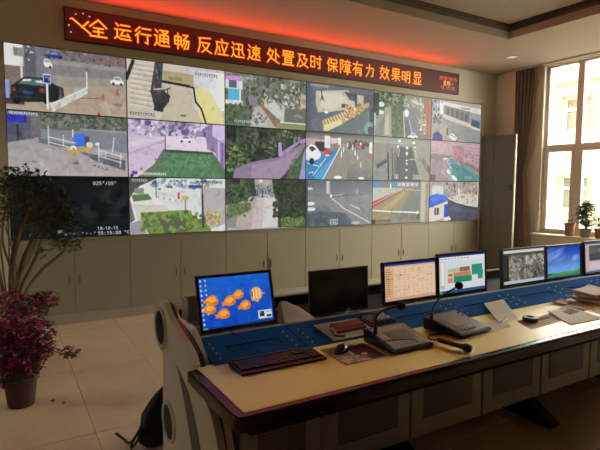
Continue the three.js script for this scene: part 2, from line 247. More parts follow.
    p.ell('#d78fd2', 9, 12, 12, 6).rect('#d8dce0', 0, 15, 20, 16).rect('#5a6470', 4, 15, 9, 14).rect('#55b8da', 3, 31, 14, 22).rect('#e2e6ea', 0, 52, 20, 8).rect('#e2e6ea', 16, 17, 2, 36).speck(0, 60, 30, 36, 120, ['#44583c', '#56694a', '#3a4a34', '#62735a'], 1, 3).marks(10, 90, 10, 3.6, '#d8d8d8').marks(12, 6, 10, 4, '#c8c8c8'); },
  (p) => { p.rect('#636b74', 0, 0, 100, 100).grad(0, 0, 14, 100, '#50596a', '#68727c', true).poly('#cfc5ae', 13, 16, 60, 6, 72, 30, 70, 44, 36, 56, 16, 60, 13, 40).poly('#ded6c0', 18, 20, 48, 14, 62, 36, 34, 52, 20, 48).poly('#54505a', 54, 10, 72, 12, 74, 32, 62, 26).line('#3a3638', 1.4, 21, 14, 22, 32).line('#3a3638', 1, 22, 24, 19, 36).line('#3a3638', 1, 22, 24, 25, 36).rect('#4b4844', 50, 37, 10, 8).rect('#c9bfa4', 74, 14, 12, 20).rect('#585a60', 84, 10, 16, 30).line('#42424a', 1.5, 71, 10, 71, 36);
    p.poly('#c9a86a', 22, 76, 92, 28, 93, 36, 60, 72, 30, 98, 24, 98).poly('#e8d9a0', 25, 86, 50, 70, 52, 80, 30, 98, 25, 98).speck(54, 40, 26, 26, 60, ['#e7c27e', '#c78a48', '#fbe9c0', '#b06a3c'], 0.8, 2.6).speck(78, 32, 12, 16, 26, ['#e0b878', '#b8905a', '#7e6a4a'], 0.6, 2);
    for (let k = 0; k < 9; k++) p.line('#7c6a4c', 0.7, 24 + k * 4, 74 - k * 3, 28 + k * 4, 84 - k * 3).line('#fff3c8', 0.8, 26 + k * 4, 74 - k * 3, 30 + k * 4, 84 - k * 3);
    p.ell('#f2f0e6', 28, 58, 3, 3).ell('#efe6d0', 58, 69, 2, 2).poly('#5d6c6c', 34, 98, 62, 72, 94, 38, 100, 40, 100, 100, 34, 100).ell('#6fa6a4', 92, 84, 6, 14, 0.5).ell('#3c3c44', 96, 90, 5, 10).rect('#3a3f48', 94, 40, 6, 30).marks(6, 3, 12, 3.4, '#cfcfcf'); },
  (p) => { p.rect('#8e9382', 0, 0, 100, 100).speck(0, 0, 52, 40, 120, ['#39482c', '#4c5a3c', '#5f6c4e', '#72795f'], 1, 4).poly('#536444', 32, 30, 50, 10, 50, 100, 26, 100).speck(27, 20, 22, 78, 120, ['#5d7048', '#4a5c38', '#6c7e58'], 1, 2.6).poly('#a2a090', 18, 34, 28, 30, 30, 100, 14, 100).poly('#c5baa0', 18, 60, 24, 44, 26, 96, 18, 96).poly('#7d7c76', 2, 90, 18, 48, 16, 98, 2, 98).ell('#dfe4e6', 12, 28, 5, 6).ell('#e6eaec', 11, 46, 5, 5).rect('#2f3a2c', 0, 4, 8, 50).rect('#b9c0c4', 0, 48, 3, 30);
    p.poly('#7e7f82', 50, 36, 60, 24, 74, 30, 94, 100, 50, 100).poly('#606268', 51, 58, 58, 58, 66, 100, 53, 100).line('#dfdfd2', 1.2, 49, 38, 53, 100).line('#e8e8e4', 1, 60, 60, 68, 100).line('#c9c98a', 1, 74, 46, 94, 96).ell('#f4f6f4', 55, 42, 4, 9).car('#eef0ee', '#8d98a0', 58, 88, 18, 14).speck(50, 4, 36, 24, 60, ['#a8ac98', '#c9ccb6', '#7b8468', '#dcd8a8'], 1, 3).poly('#d9d9b8', 62, 8, 84, 18, 82, 22, 64, 16).rect('#b5735e', 86, 4, 14, 92).speck(78, 30, 12, 60, 40, ['#dcd8b0', '#97a07c', '#c9b878', '#eeeedd'], 0.8, 2.2); },
  (p) => { p.rect('#b2aa9c', 0, 0, 100, 100).rect('#aeb0b0', 0, 0, 24, 34).speck(0, 2, 20, 40, 50, ['#8f9294', '#c9cbca', '#777a7c', '#dcdcd8'], 1, 3).poly('#e6e4de', 20, 4, 100, 12, 100, 26, 22, 12).rect('#f4f3e8', 15, 8, 7, 28).poly('#8d8a84', 24, 14, 76, 22, 76, 52, 24, 34).poly('#ddd0c2', 22, 34, 80, 54, 80, 66, 22, 44);
    for (let k = 0; k < 5; k++) p.rect('#6c6b68', 28 + k * 9.5, 18 + k * 2.6, 6, 18);
    p.rect('#9aa6ac', 78, 30, 22, 26).poly('#50606c', 80, 40, 98, 44, 98, 66, 80, 60).poly('#e4e2de', 76, 56, 100, 64, 100, 70, 78, 64).poly('#999a94', 20, 44, 100, 70, 100, 100, 50, 100).speck(4, 40, 14, 20, 16, ['#6a6468', '#8e8a86'], 1, 3).line('#55504c', 2.6, 31, 70, 31, 84).poly('#4a489c', 2, 100, 4, 84, 12, 78, 22, 88, 22, 100).ell('#c8b87a', 22, 76, 4, 4).poly('#eef0ee', 34, 90, 42, 80, 52, 92, 44, 100).line('#5a6068', 1, 40, 86, 48, 90).poly('#c8ab7c', 54, 96, 66, 97, 66, 100, 54, 100).marks(58, 14, 9, 3.4, '#55555a'); },
  // middle row
  (p) => { p.grad(0, 0, 100, 100, '#9a9a9c', '#b3a9a6').rect('#5e655a', 20, 0, 80, 22).speck(20, 0, 80, 20, 160, ['#4a5448', '#6c7464', '#3c463a', '#7f8478'], 0.8, 2.6).poly('#7f868e', 26, 22, 100, 26, 100, 60, 26, 40).rect('#6a6258', 26, 22, 32, 4).poly('#575c6a', 0, 0, 20, 0, 22, 40, 0, 50).rect('#2b2fb0', 0, 6, 15, 12).rect('#4c506a', 0, 18, 12, 20).rect('#6d6a70', 18, 6, 8, 34).line('#2b2b33', 1.6, 8, 22, 8, 44).line('#2b2b33', 1, 8, 30, 11, 42);
    p.poly('#6d6f78', 24, 40, 56, 50, 50, 56, 24, 48).poly('#5c5f6b', 58, 60, 98, 72, 98, 90, 70, 74).poly('#3a6fe0', 52, 32, 62, 30, 63, 50, 53, 52).rect('#454a5c', 62, 34, 4, 18).poly('#c9a05c', 46, 58, 68, 50, 68, 56, 52, 64, 46, 62).ell('#eee6d8', 52, 54, 3, 4).ell('#dcd6ce', 66, 48, 3, 5).speck(48, 52, 8, 8, 10, ['#b05c40', '#e8e0d4', '#d8a048'], 0.6, 1.4);
    for (const [a, b, c, d] of [[32, 20, 32, 50], [32, 38, 54, 46], [32, 46, 50, 54], [44, 34, 44, 50], [52, 24, 52, 36], [74, 44, 74, 74], [74, 56, 96, 66], [74, 66, 94, 76], [88, 34, 86, 62], [94, 60, 93, 84], [80, 56, 80, 70]]) p.line('#dfe6ea', 0.9, a, b, c, d);
    p.ell('#e8f4ff', 73, 46, 2, 3).ell('#5f5a58', 54, 79, 3, 2).ell('#8f8886', 20, 78, 3, 1.6); for (let k = 0; k < 4; k++) p.ell('#4a4238', 70 + k * 3.6, 82 + k * 2, 1.2, 1.2); p.speck(0, 46, 100, 52, 40, ['rgba(255,250,245,.18)', 'rgba(90,80,80,.1)'], 2, 7, 0.7).marks(2, 2, 12, 3, '#e8e8ff'); },
  (p) => { p.rect('#d9c8da', 0, 0, 100, 100).grad(0, 0, 100, 40, '#a898b4', '#dccfdc').speck(0, 0, 100, 26, 160, ['#8d7aa6', '#b8a0cc', '#d8c4e4', '#f0e4f4', '#74688e', '#5f5a80'], 1, 4).poly('#d4c0da', 0, 44, 36, 30, 36, 54, 10, 92, 0, 98).poly('#e0d2e4', 0, 40, 36, 26, 36, 32, 0, 50).line('#a88cb8', 0.5, 0, 60, 36, 34).poly('#ead9ea', 36, 26, 78, 24, 84, 50, 36, 50).car('#f6eef6', '#7a6a90', 50, 24, 14, 12).car('#c8b8d8', '#7a6a90', 62, 18, 7, 9).rect('#9a86ac', 68, 14, 8, 10).poly('#8f80a6', 78, 4, 88, 6, 90, 54, 80, 46).poly('#d8c4ec', 86, 0, 100, 0, 100, 30, 86, 22).poly('#9a8cb4', 88, 24, 100, 34, 100, 90, 90, 62).rect('#d6c6ea', 92, 30, 2, 40).rect('#7c66a8', 96, 34, 2, 44);
    p.line('#4a4250', 0.8, 36, 26, 36, 52).poly('#62745c', 34, 50, 86, 52, 100, 84, 100, 100, 8, 100, 24, 78).poly('#52805c', 40, 55, 82, 56, 96, 100, 24, 100).poly('#5f9468', 44, 58, 78, 60, 84, 80, 40, 82).speck(30, 56, 60, 42, 160, ['#4a7650', '#567f5c', '#659a6c', '#446b48'], 1, 3, 0.8).poly('#3a4a38', 36, 50, 86, 52, 86, 56, 36, 55).ell('#c23a4a', 86, 46, 1.2, 3).ell('#d85a3a', 26, 68, 1, 2).ell('#d85a3a', 12, 86, 1, 2.4).speck(2, 90, 6, 8, 8, ['#5a3c8c', '#8c5cb4', '#4a2c6c'], 0.8, 1.8).marks(9, 93, 14, 3.2, '#fff'); },
  (p) => { p.rect('#2e3a2c', 0, 0, 100, 100).speck(0, 0, 72, 70, 300, ['#232d22', '#32402e', '#45553c', '#1c241c', '#5c6c4e', '#3c4a36'], 1, 4).speck(0, 40, 20, 50, 60, ['#6a8048', '#7f9458', '#556a3c'], 0.8, 2.4).rect('#1f241f', 8, 5, 4, 26).poly('#8f7c94', 10, 82, 30, 68, 64, 56, 98, 24, 100, 30, 92, 52, 72, 92, 66, 100, 8, 100).poly('#a58ea8', 30, 74, 60, 64, 90, 40, 74, 84, 66, 100, 30, 100).poly('#b8a2d4', 64, 26, 68, 26, 69, 54, 64, 54).poly('#a892c8', 69, 44, 90, 22, 90, 28, 69, 54).rect('#9a86b6', 84, 14, 2.6, 16).rect('#9a86b6', 90, 12, 2, 14).poly('#b090b4', 92, 20, 100, 14, 100, 24, 93, 26);
    p.speck(70, 2, 24, 16, 40, ['#5d6a5a', '#7d8878', '#39432f'], 0.8, 2).poly('#46603a', 76, 90, 96, 44, 100, 40, 92, 100, 74, 100).speck(80, 60, 14, 38, 40, ['#3c5230', '#557044'], 0.8, 2).poly('#9a96d0', 97, 50, 100, 34, 100, 100, 92, 100).ell('#9aa08c', 54, 38, 3, 1.4).line('#8a94a0', 0.6, 46, 44, 60, 52); },
  (p) => { p.rect('#84827c', 0, 0, 100, 100).grad(0, 0, 100, 12, '#57564f', '#8a8780').poly('#8c8a7c', 44, 24, 70, 16, 100, 60, 100, 100, 26, 100).grad(60, 60, 40, 40, 'rgba(110,108,116,.0)', 'rgba(96,94,104,.8)').poly('#3284bc', 0, 62, 38, 38, 50, 26, 26, 100, 0, 100).poly('#48a0d6', 14, 88, 40, 50, 24, 100, 12, 100).line('#eef4f6', 1.4, 50, 26, 24, 100).line('#eaf2f6', 1, 28, 54, 10, 92).line('#eaf2f6', 0.9, 2, 66, 18, 72).line('#eaf2f6', 0.9, 20, 66, 22, 74);
    p.rect('#c8a4aa', 0, 14, 30, 14).rect('#2e2a30', 12, 20, 16, 20).poly('#f4f6f6', 0, 36, 6, 26, 13, 28, 21, 44, 20, 54, 8, 64, 0, 58).poly('#3c4248', 4, 34, 8, 29, 14, 36, 8, 42).ell('#15171a', 8, 62, 3.4, 7).rect('#f0ecea', 26, 6, 8, 26).rect('#d4402e', 26, 34, 8, 12).rect('#f2eeec', 27, 46, 6, 4).rect('#e8c8cc', 34, 10, 12, 12).rect('#d8584c', 42, 20, 6, 8).rect('#f0eeea', 46, 8, 4, 16);
    p.speck(62, 14, 36, 16, 50, ['#2a2a2e', '#3a3a40', '#7a4a46', '#50504e'], 0.8, 3).rect('#f2eeec', 94, 14, 5, 30).rect('#d4402e', 93, 40, 6, 8).rect('#f0eceb', 79, 16, 3, 8).rect('#d85040', 78, 22, 4, 6).rect('#d85040', 72, 20, 2.4, 6);
    for (const [x, y, h] of [[51, 44, 14], [54, 34, 10], [60, 24, 8], [68, 28, 12], [72, 40, 10], [76, 50, 10], [81, 66, 12]]) p.ell('rgba(255,252,240,.85)', x, y, 1, h * 0.6);
    p.ell('#fffdf4', 46, 95, 6, 3.4).ell('#fffdf4', 82, 96, 5, 2.6).speck(2, 84, 8, 12, 10, ['#dfeaf0', '#2a6a9a'], 0.8, 2); },
  (p) => { p.rect('#9a968a', 0, 0, 100, 100).poly('#55585c', 44, 20, 66, 20, 76, 70, 84, 100, 30, 100, 36, 60).poly('#8e8a7e', 0, 0, 40, 10, 36, 60, 28, 100, 0, 100).grad(0, 0, 100, 14, '#8f8c82', '#b2ad9e').poly('#a39e8e', 66, 10, 100, 4, 100, 100, 86, 100, 74, 60).poly('#3b3d42', 5, 64, 22, 50, 23, 58, 6, 74).line('#2a2b30', 2.4, 24, 36, 26, 100).line('#33343a', 1.4, 31, 26, 33, 92).poly('#83898e', 6, 76, 22, 62, 24, 98, 8, 98).poly('#6d6e6c', 38, 22, 40, 60, 34, 90, 34, 40).line('#3a3b3e', 0.8, 42, 28, 40, 64).line('#3f3f3f', 0.7, 80, 44, 98, 82).poly('#7b776a', 86, 44, 92, 54, 92, 66, 86, 54).poly('#747064', 94, 58, 100, 66, 100, 84, 95, 74);
    for (const [x, y, s] of [[44, 7, 3], [69, 9, 2.6], [41, 20, 2], [72, 20, 1.6], [57, 22, 2.6], [57, 34, 2.2], [57, 38, 1.6], [57, 52, 1.8], [57, 60, 1.8], [57, 75, 2], [57, 93, 2.2]]) p.ell('#fbfbf2', x, y, s, s * 1.2);
    p.ell('#c9c4a8', 67, 49, 6, 1.4).line('#d8d4c4', 1.2, 44, 26, 42, 44).line('#d8d4c4', 1.2, 72, 26, 74, 44); for (let k = 0; k < 2; k++) p.marks(36, 86 + k * 6, 3, 4, '#fff').marks(69, 87 + k * 6, 6, 4, '#eee'); },
  (p) => { p.rect('#b49a9c', 0, 0, 100, 100).grad(0, 0, 100, 36, '#c8a8ac', '#b89298'); for (let k = 0; k < 6; k++) p.line('#e0cccc', 0.8, 0, 4 + k * 5, 42, 10 + k * 4.4).line('#d8b8bc', 0.8, 44, 6 + k * 7, 100, 10 + k * 9);
    p.poly('#a88c94', 0, 40, 20, 36, 34, 100, 0, 100).poly('#8f8288', 0, 34, 40, 36, 46, 48, 0, 46).poly('#c08e92', 44, 10, 66, 8, 66, 50, 48, 44).poly('#6fa0a0', 34, 48, 54, 46, 100, 84, 100, 100, 34, 100).poly('#549090', 40, 56, 60, 56, 96, 92, 96, 100, 46, 100).poly('#9a7e82', 48, 40, 100, 66, 100, 78, 54, 50).poly('#c9a2a6', 64, 36, 100, 54, 100, 62, 64, 44).speck(22, 40, 20, 50, 40, ['#c8d4d0', '#8aa4a0', '#a89a9c', '#dfe4e0'], 0.6, 2).ell('#f0f4f0', 36, 76, 4, 5, 0.6).ell('#f4f8f4', 48, 92, 7, 5, 0.5).ell('#dfe6e2', 28, 44, 4, 3).rect('#6a5a60', 0, 84, 10, 16).speck(54, 30, 40, 30, 30, ['#8e6a70', '#d4b8ba'], 0.8, 2).marks(70, 88, 5, 5, '#d6d6d2').marks(36, 92, 5, 5, '#e6e6e2'); },
  // bottom row
  (p) => { p.rect('#0d1114', 0, 0, 100, 100).grad(50, 10, 50, 70, '#101417', '#1a2024', true).speck(60, 20, 36, 50, 20, ['rgba(40,46,50,.5)', 'rgba(8,10,12,.6)'], 3, 8).text('025\u00b0/05\u00b0', 68, 5, 8, '#d8d8d8').text('18-10-15', 71, 83, 7, '#e8eef0').text('15:15:00 \u00b0C', 71, 90, 8, '#e8eef0').text('OSD', 36, 87, 7, '#dfe8ea'); for (let k = 0; k < 16; k++) if (k < 5 || k > 7) p.rect('#9aa4a8', 14 + k * 3.6, 92 + (k % 3), 1.4, 2.4); },
  (p) => { p.rect('#e4e6e2', 0, 0, 100, 100).poly('#4a4c46', 0, 0, 28, 0, 10, 14, 2, 30, 0, 40).speck(20, 2, 70, 16, 70, ['#c9d6d2', '#8a9ab0', '#b9c6c4', '#5a648c', '#98a89a'], 1, 3).poly('#5a7a48', 2, 30, 18, 28, 22, 38, 4, 42).rect('#7e9486', 5, 18, 9, 10).poly('#d4cfc4', 4, 46, 50, 50, 78, 90, 60, 98, 10, 98).poly('#dcdeda', 22, 26, 70, 22, 74, 70, 40, 58).poly('#b9b2b4', 72, 16, 100, 18, 100, 88, 82, 96, 74, 76).poly('#6a6662', 0, 34, 5, 74, 0, 80).poly('#9a9ca0', 0, 80, 12, 74, 16, 100, 0, 100);
    p.poly('#6e9040', 10, 62, 56, 58, 82, 90, 84, 100, 18, 100).poly('#5c5a4a', 26, 64, 34, 64, 66, 90, 56, 100, 34, 100).speck(12, 62, 66, 36, 110, ['#7ea048', '#5f8238', '#4f6a34', '#86944e', '#5a5844'], 1, 3).line('#3c4a3c', 1, 26, 4, 26, 34).line('#5a5a54', 1.4, 74.5, 0, 74.5, 90).line('#3c3c42', 2, 74.5, 30, 75, 92).ell('#d8a860', 56, 36, 4, 4).line('#8a7a5c', 1.2, 56, 40, 56, 62).ell('#4a4a44', 56, 62, 2, 3).rect('#c84a44', 48, 26, 2, 12).rect('#3c4c9c', 60, 12, 14, 6).car('#4c5c9c', '#aab6d0', 37, 12, 6, 6).rect('#4a7ab8', 28, 18, 3, 3).car('#c8a050', '#887', 76, 10, 6, 6);
    for (let k = 0; k < 5; k++) p.ell('#b08c50', 28 + k * 6, 34 + k * 2, 0.7, 1.8); p.speck(78, 64, 16, 24, 60, ['#d8b04c', '#e0c878', '#8a8a44', '#c88c54'], 0.6, 1.8).poly('#e8eaea', 90, 94, 100, 86, 100, 96).marks(68, 5, 14, 3.4, '#444').marks(3, 3, 7, 3.4, '#cfcfcf'); },
  (p) => { p.rect('#b8aaa2', 0, 0, 100, 100).poly('#c9beb8', 36, 30, 64, 26, 64, 96, 30, 98).poly('#d9d4d0', 46, 34, 64, 32, 62, 96, 44, 98).rect('#8d949a', 36, 10, 32, 26).speck(36, 10, 34, 26, 60, ['#6a7a80', '#a8b4b8', '#44525a', '#d0d8da', '#8a6a64'], 0.8, 2.2).ell('#f4f8fc', 42, 3, 2.4, 3).rect('#2c3a4c', 33, 20, 3, 14).rect('#3a4450', 43, 22, 2, 14);
    p.poly('#34462f', 0, 0, 34, 0, 36, 26, 24, 40, 12, 48, 0, 50).speck(0, 2, 32, 40, 140, ['#2a3a28', '#3f5238', '#52664a', '#243022', '#4a5c42'], 1, 3.4).poly('#667a50', 2, 48, 30, 46, 30, 60, 6, 78, 0, 80).speck(0, 46, 26, 26, 60, ['#5a7044', '#6c8452', '#4a5e3a'], 0.8, 2.4).poly('#8f8c88', 0, 80, 14, 68, 10, 100, 0, 100).poly('#232e20', 56, 0, 100, 0, 100, 100, 64, 98, 64, 50, 58, 26).speck(58, 2, 40, 76, 220, ['#1c261b', '#28361f', '#324228', '#182018', '#3a4a32'], 1, 3.4).rect('#4f6a34', 66, 80, 34, 17).speck(66, 78, 34, 18, 70, ['#5c7a3c', '#456030', '#86945c'], 0.8, 2).line('#20282a', 0.8, 67, 30, 67, 100).marks(2, 96, 5, 3, '#ddd'); },
  (p) => { p.rect('#6e7478', 0, 0, 100, 100).grad(0, 0, 100, 30, '#5a6066', '#7a8086').poly('#888887', 20, 40, 100, 30, 100, 100, 60, 100).poly('#7d8184', 0, 30, 36, 40, 20, 60, 0, 60).rect('#b8bcba', 29, 2, 5.6, 28).rect('#d0d4d2', 30, 2, 2.4, 26).ell('#e8ece8', 36, 34, 2, 4).line('#e8e8dc', 1.2, 38, 40, 56, 62, 97, 96).line('#d9d8c6', 1.4, 66, 54, 80, 64).line('#c8cac6', 0.8, 38, 33, 54, 31).ell('#f0f2f0', 5, 50, 8, 4).ell('#e4e8e6', 6, 62, 8, 4).ell('#d0d6d4', 5, 18, 5, 3).poly('#4f6068', 0, 76, 20, 68, 52, 70, 66, 84, 70, 100, 0, 100).speck(4, 74, 56, 24, 30, ['rgba(90,110,118,.5)', 'rgba(60,74,82,.5)'], 3, 8).marks(35, 86, 5, 4, '#fff').marks(35, 93, 5, 4, '#fff').ell('#c8c09c', 74, 95, 7, 3).ell('rgba(230,234,238,.4)', 76, 24, 2, 8).rect('#3f464c', 0, 0, 3, 100); },
  (p) => { p.rect('#8e8878', 0, 0, 100, 100).rect('#6a7480', 0, 0, 82, 14); const ic = ['#3f84c4', '#3f84c4', '#d05a54', '#6aa0b8', '#4ca8c8', '#c8c8c4', '#d4d0cc', '#c0c0bc', '#ccc', '#c8b8b4']; ic.forEach((c, k) => p.rect(c, 1 + k * 8, 3, 6.4, 9)); p.rect('#fff', 29, 6, 2, 10);
    p.poly('#b9c4b4', 0, 16, 56, 16, 0, 60).poly('#b4443c', 0, 48, 46, 22, 52, 18, 56, 18, 0, 62).line('#e8d4cc', 0.8, 0, 55, 50, 20).poly('#a09062', 0, 62, 58, 18, 72, 18, 24, 96, 0, 96).poly('#b3a276', 14, 66, 52, 26, 60, 26, 30, 66).poly('#7e7f7c', 66, 18, 82, 18, 82, 92, 44, 92).line('#f2f2ea', 2, 0, 68, 32, 72, 78, 76).line('#d8d8d0', 1, 56, 19, 82, 22).ell('#e8f0e8', 79, 77, 3, 5).ell('#5c6c5c', 80, 86, 3, 8).line('#7c3c34', 1, 33, 66, 33, 80).rect('#c8c0ac', 84, 0, 9, 100).rect('#a49c88', 93, 0, 7, 100).rect('#8d8576', 83, 0, 1.4, 100).marks(2, 92, 12, 4, '#333').rect('#3a342c', 0, 90, 5, 10); },
  (p) => { p.rect('#b4a89c', 0, 0, 100, 100).speck(26, 0, 74, 40, 180, ['#b8a498', '#8f7f78', '#d4c6b6', '#a08c84', '#6e665e', '#c9b0a8'], 1, 3.4).rect('#d8dad4', 4, 10, 22, 22).rect('#8f9aa4', 28, 18, 8, 20).poly('#d9d2c0', 40, 40, 60, 30, 100, 34, 100, 64, 70, 58).speck(44, 34, 54, 24, 40, ['#cfc4ae', '#e4dcc8', '#a89c88', '#8e8474'], 1, 3).poly('#4a4c5a', 36, 44, 54, 54, 76, 62, 100, 66, 100, 100, 38, 100).poly('#565866', 40, 60, 100, 76, 100, 86, 40, 74).line('#efece4', 1.2, 38, 42, 54, 52, 76, 60, 100, 66).rect('#e6e4d8', 98, 0, 2, 60).poly('#2f62dc', 0, 36, 14, 30, 34, 38, 38, 46, 0, 66).poly('#3f74f0', 2, 40, 14, 33, 30, 40, 4, 56).poly('#e2ddd0', 0, 66, 36, 50, 37, 88, 10, 100, 0, 100).poly('#2a48b8', 29, 58, 38, 56, 38, 92, 29, 92).rect('#4a4e58', 10, 66, 9, 18).line('#d8d6cc', 0.8, 14, 66, 14, 84).poly('#eeeae0', 28, 92, 40, 88, 44, 98, 30, 100).ell('#f4f0e8', 58, 24, 1.6, 8); },
];
FEEDS.forEach((f, i) => { const big = document.createElement('canvas'); big.width = 448; big.height = 252; seedState = 900 + i * 17; const p = painter(big.getContext('2d'), 448, 252); f(p); p.grain(500, 0.035); if (i !== 12) { for (let k = 0; k < 260; k++) { const v = rnd() > 0.52 ? '235,238,232' : '18,22,26'; p.ell(`rgba(${v},${rr(0.02, 0.075).toFixed(3)})`, rr(0, 100), rr(0, 100), rr(0.6, 6), rr(0.6, 4), rnd() * 3); } p.rect('rgba(196,204,200,.06)', 0, 0, 100, 100); } FEEDS[i] = canvasTex(192, 108, (c, w, h) => { c.imageSmoothingEnabled = true; c.imageSmoothingQuality = 'high'; c.drawImage(big, 0, 0, w, h); }); });
const FEED_LABELS = [
  'wall display showing a parked black car and white fence, top left corner', 'wall display showing a bright stairwell with dark handrail', 'wall display showing garden path, pale fence and blue kiosk', 'wall display showing a lit market counter seen from above', 'wall display showing a road with green verge and white cars', 'wall display showing a shop front and paved corner, top right corner',
  'wall display showing a grey checkpoint with blue booth and metal barriers', 'wall display with a violet tint showing lawn and road', 'wall display showing a violet footpath beside dark trees', 'wall display showing an underground car park with blue bays', 'wall display showing a grey corridor lit by ceiling lamps', 'wall display showing a pinkish hall with a teal floor',
  'nearly black wall display with white date digits, behind the shrub', 'wall display showing a sunlit hedge and pale road', 'wall display showing a tree-lined walk with dark trees right', 'wall display showing a dim grey driveway with white line', 'wall display showing a ramp with red striped kerb and icon row', 'wall display showing a blue-roofed gatehouse, bottom right corner'];
// ------------------------------------------------------------------ the video wall: six by three displays
const SCREEN_GLOW = 0.9;
function screenMat(tex, glow = SCREEN_GLOW) { return M(lin(0.012, 0.012, 0.013), 0.35, { specularIntensity: 0.3, emissive: lin(1, 1, 1), emissiveMap: tex, emissiveIntensity: glow }); }
const blackPlastic = M(lin(0.012, 0.012, 0.013), 0.45);
{
  const w = 1.21, h = 0.681, hg = bx(-w / 2 + 0.001, w / 2 - 0.001, 0.001, h - 0.001, -0.09, -0.004, 0.003), sg = new THREE.PlaneGeometry(w - 0.012, h - 0.012).translate(0, h / 2, -0.0025);
  for (let r = 0; r < 3; r++) for (let c = 0; c < 6; c++) {
    const i = r * 6 + c, t = thing('wall_display', FEED_LABELS[i], 'display', [(c + 0.5) * w, 3.01 - (r + 1) * h, -0.004], 'displays of the video wall');
    part('housing', hg, blackPlastic, t); part('screen', sg, screenMat(FEEDS[i]), t);
  }
  const rack = structure('trim_3', 'dark mounting rack behind the wall displays', merge([0, 1, 2, 3, 4, 5, 6].map((k) => bx(Math.max(0.002, k * w - 0.03), Math.min(7.268, k * w + 0.03), 0.968, 3.01, -0.6, -0.1)).concat([bx(0.002, 7.268, 0.967, 0.99, -0.6, -0.1)])), blackPlastic);
}
// ------------------------------------------------------------------ storage cabinets under the video wall
{
  const cab = M(lin(0.235, 0.21, 0.14), 0.65, { bumpMap: plasterBump, bumpScale: 0.0003 }), kick = M(lin(0.30, 0.265, 0.195), 0.6), hm = M(lin(0.17, 0.15, 0.115), 0.4, { metalness: 0.2 });
  const where = ['leftmost, behind the potted plants', 'second from the left, under the hedge picture', 'third from the left, behind the fish monitor', 'fourth from the left, behind the dark monitor', 'fifth from the left, behind the paired monitors', 'rightmost, beside the open door'];
  for (let k = 0; k < 6; k++) {
    const t = thing('storage_cabinet', 'beige two-door wall cabinet, ' + where[k], 'cabinet', [k * 1.21, 0, 0], 'cabinets under the video wall');
    part('body', merge([bx(0.003, 1.207, 0.115, 0.957, -0.58, -0.022), bx(0.003, 1.207, 0.94, 0.964, -0.3, -0.001)]), cab, t);
    part('plinth', bx(0.001, 1.209, 0, 0.113, -0.5, -0.003, 0.002), kick, t);
    for (const s of [0, 1]) {
      const d = part('door', metricUV(bx(0.003 + s * 0.604, 0.600 + s * 0.607, 0.118, 0.936, -0.021, 0, 0.0025)), cab, t);
      const hx = s ? 0.655 : 0.553;
      part('handle', merge([bx(hx - 0.014, hx + 0.014, 0.445, 0.555, 0.0005, 0.006, 0.002), bx(hx - 0.006, hx + 0.006, 0.47, 0.53, 0.006, 0.02, 0.004), new THREE.CylinderGeometry(0.008, 0.008, 0.01, 12).rotateX(Math.PI / 2).translate(hx, 0.45, 0.008)]), hm, d);
    }
  }
}
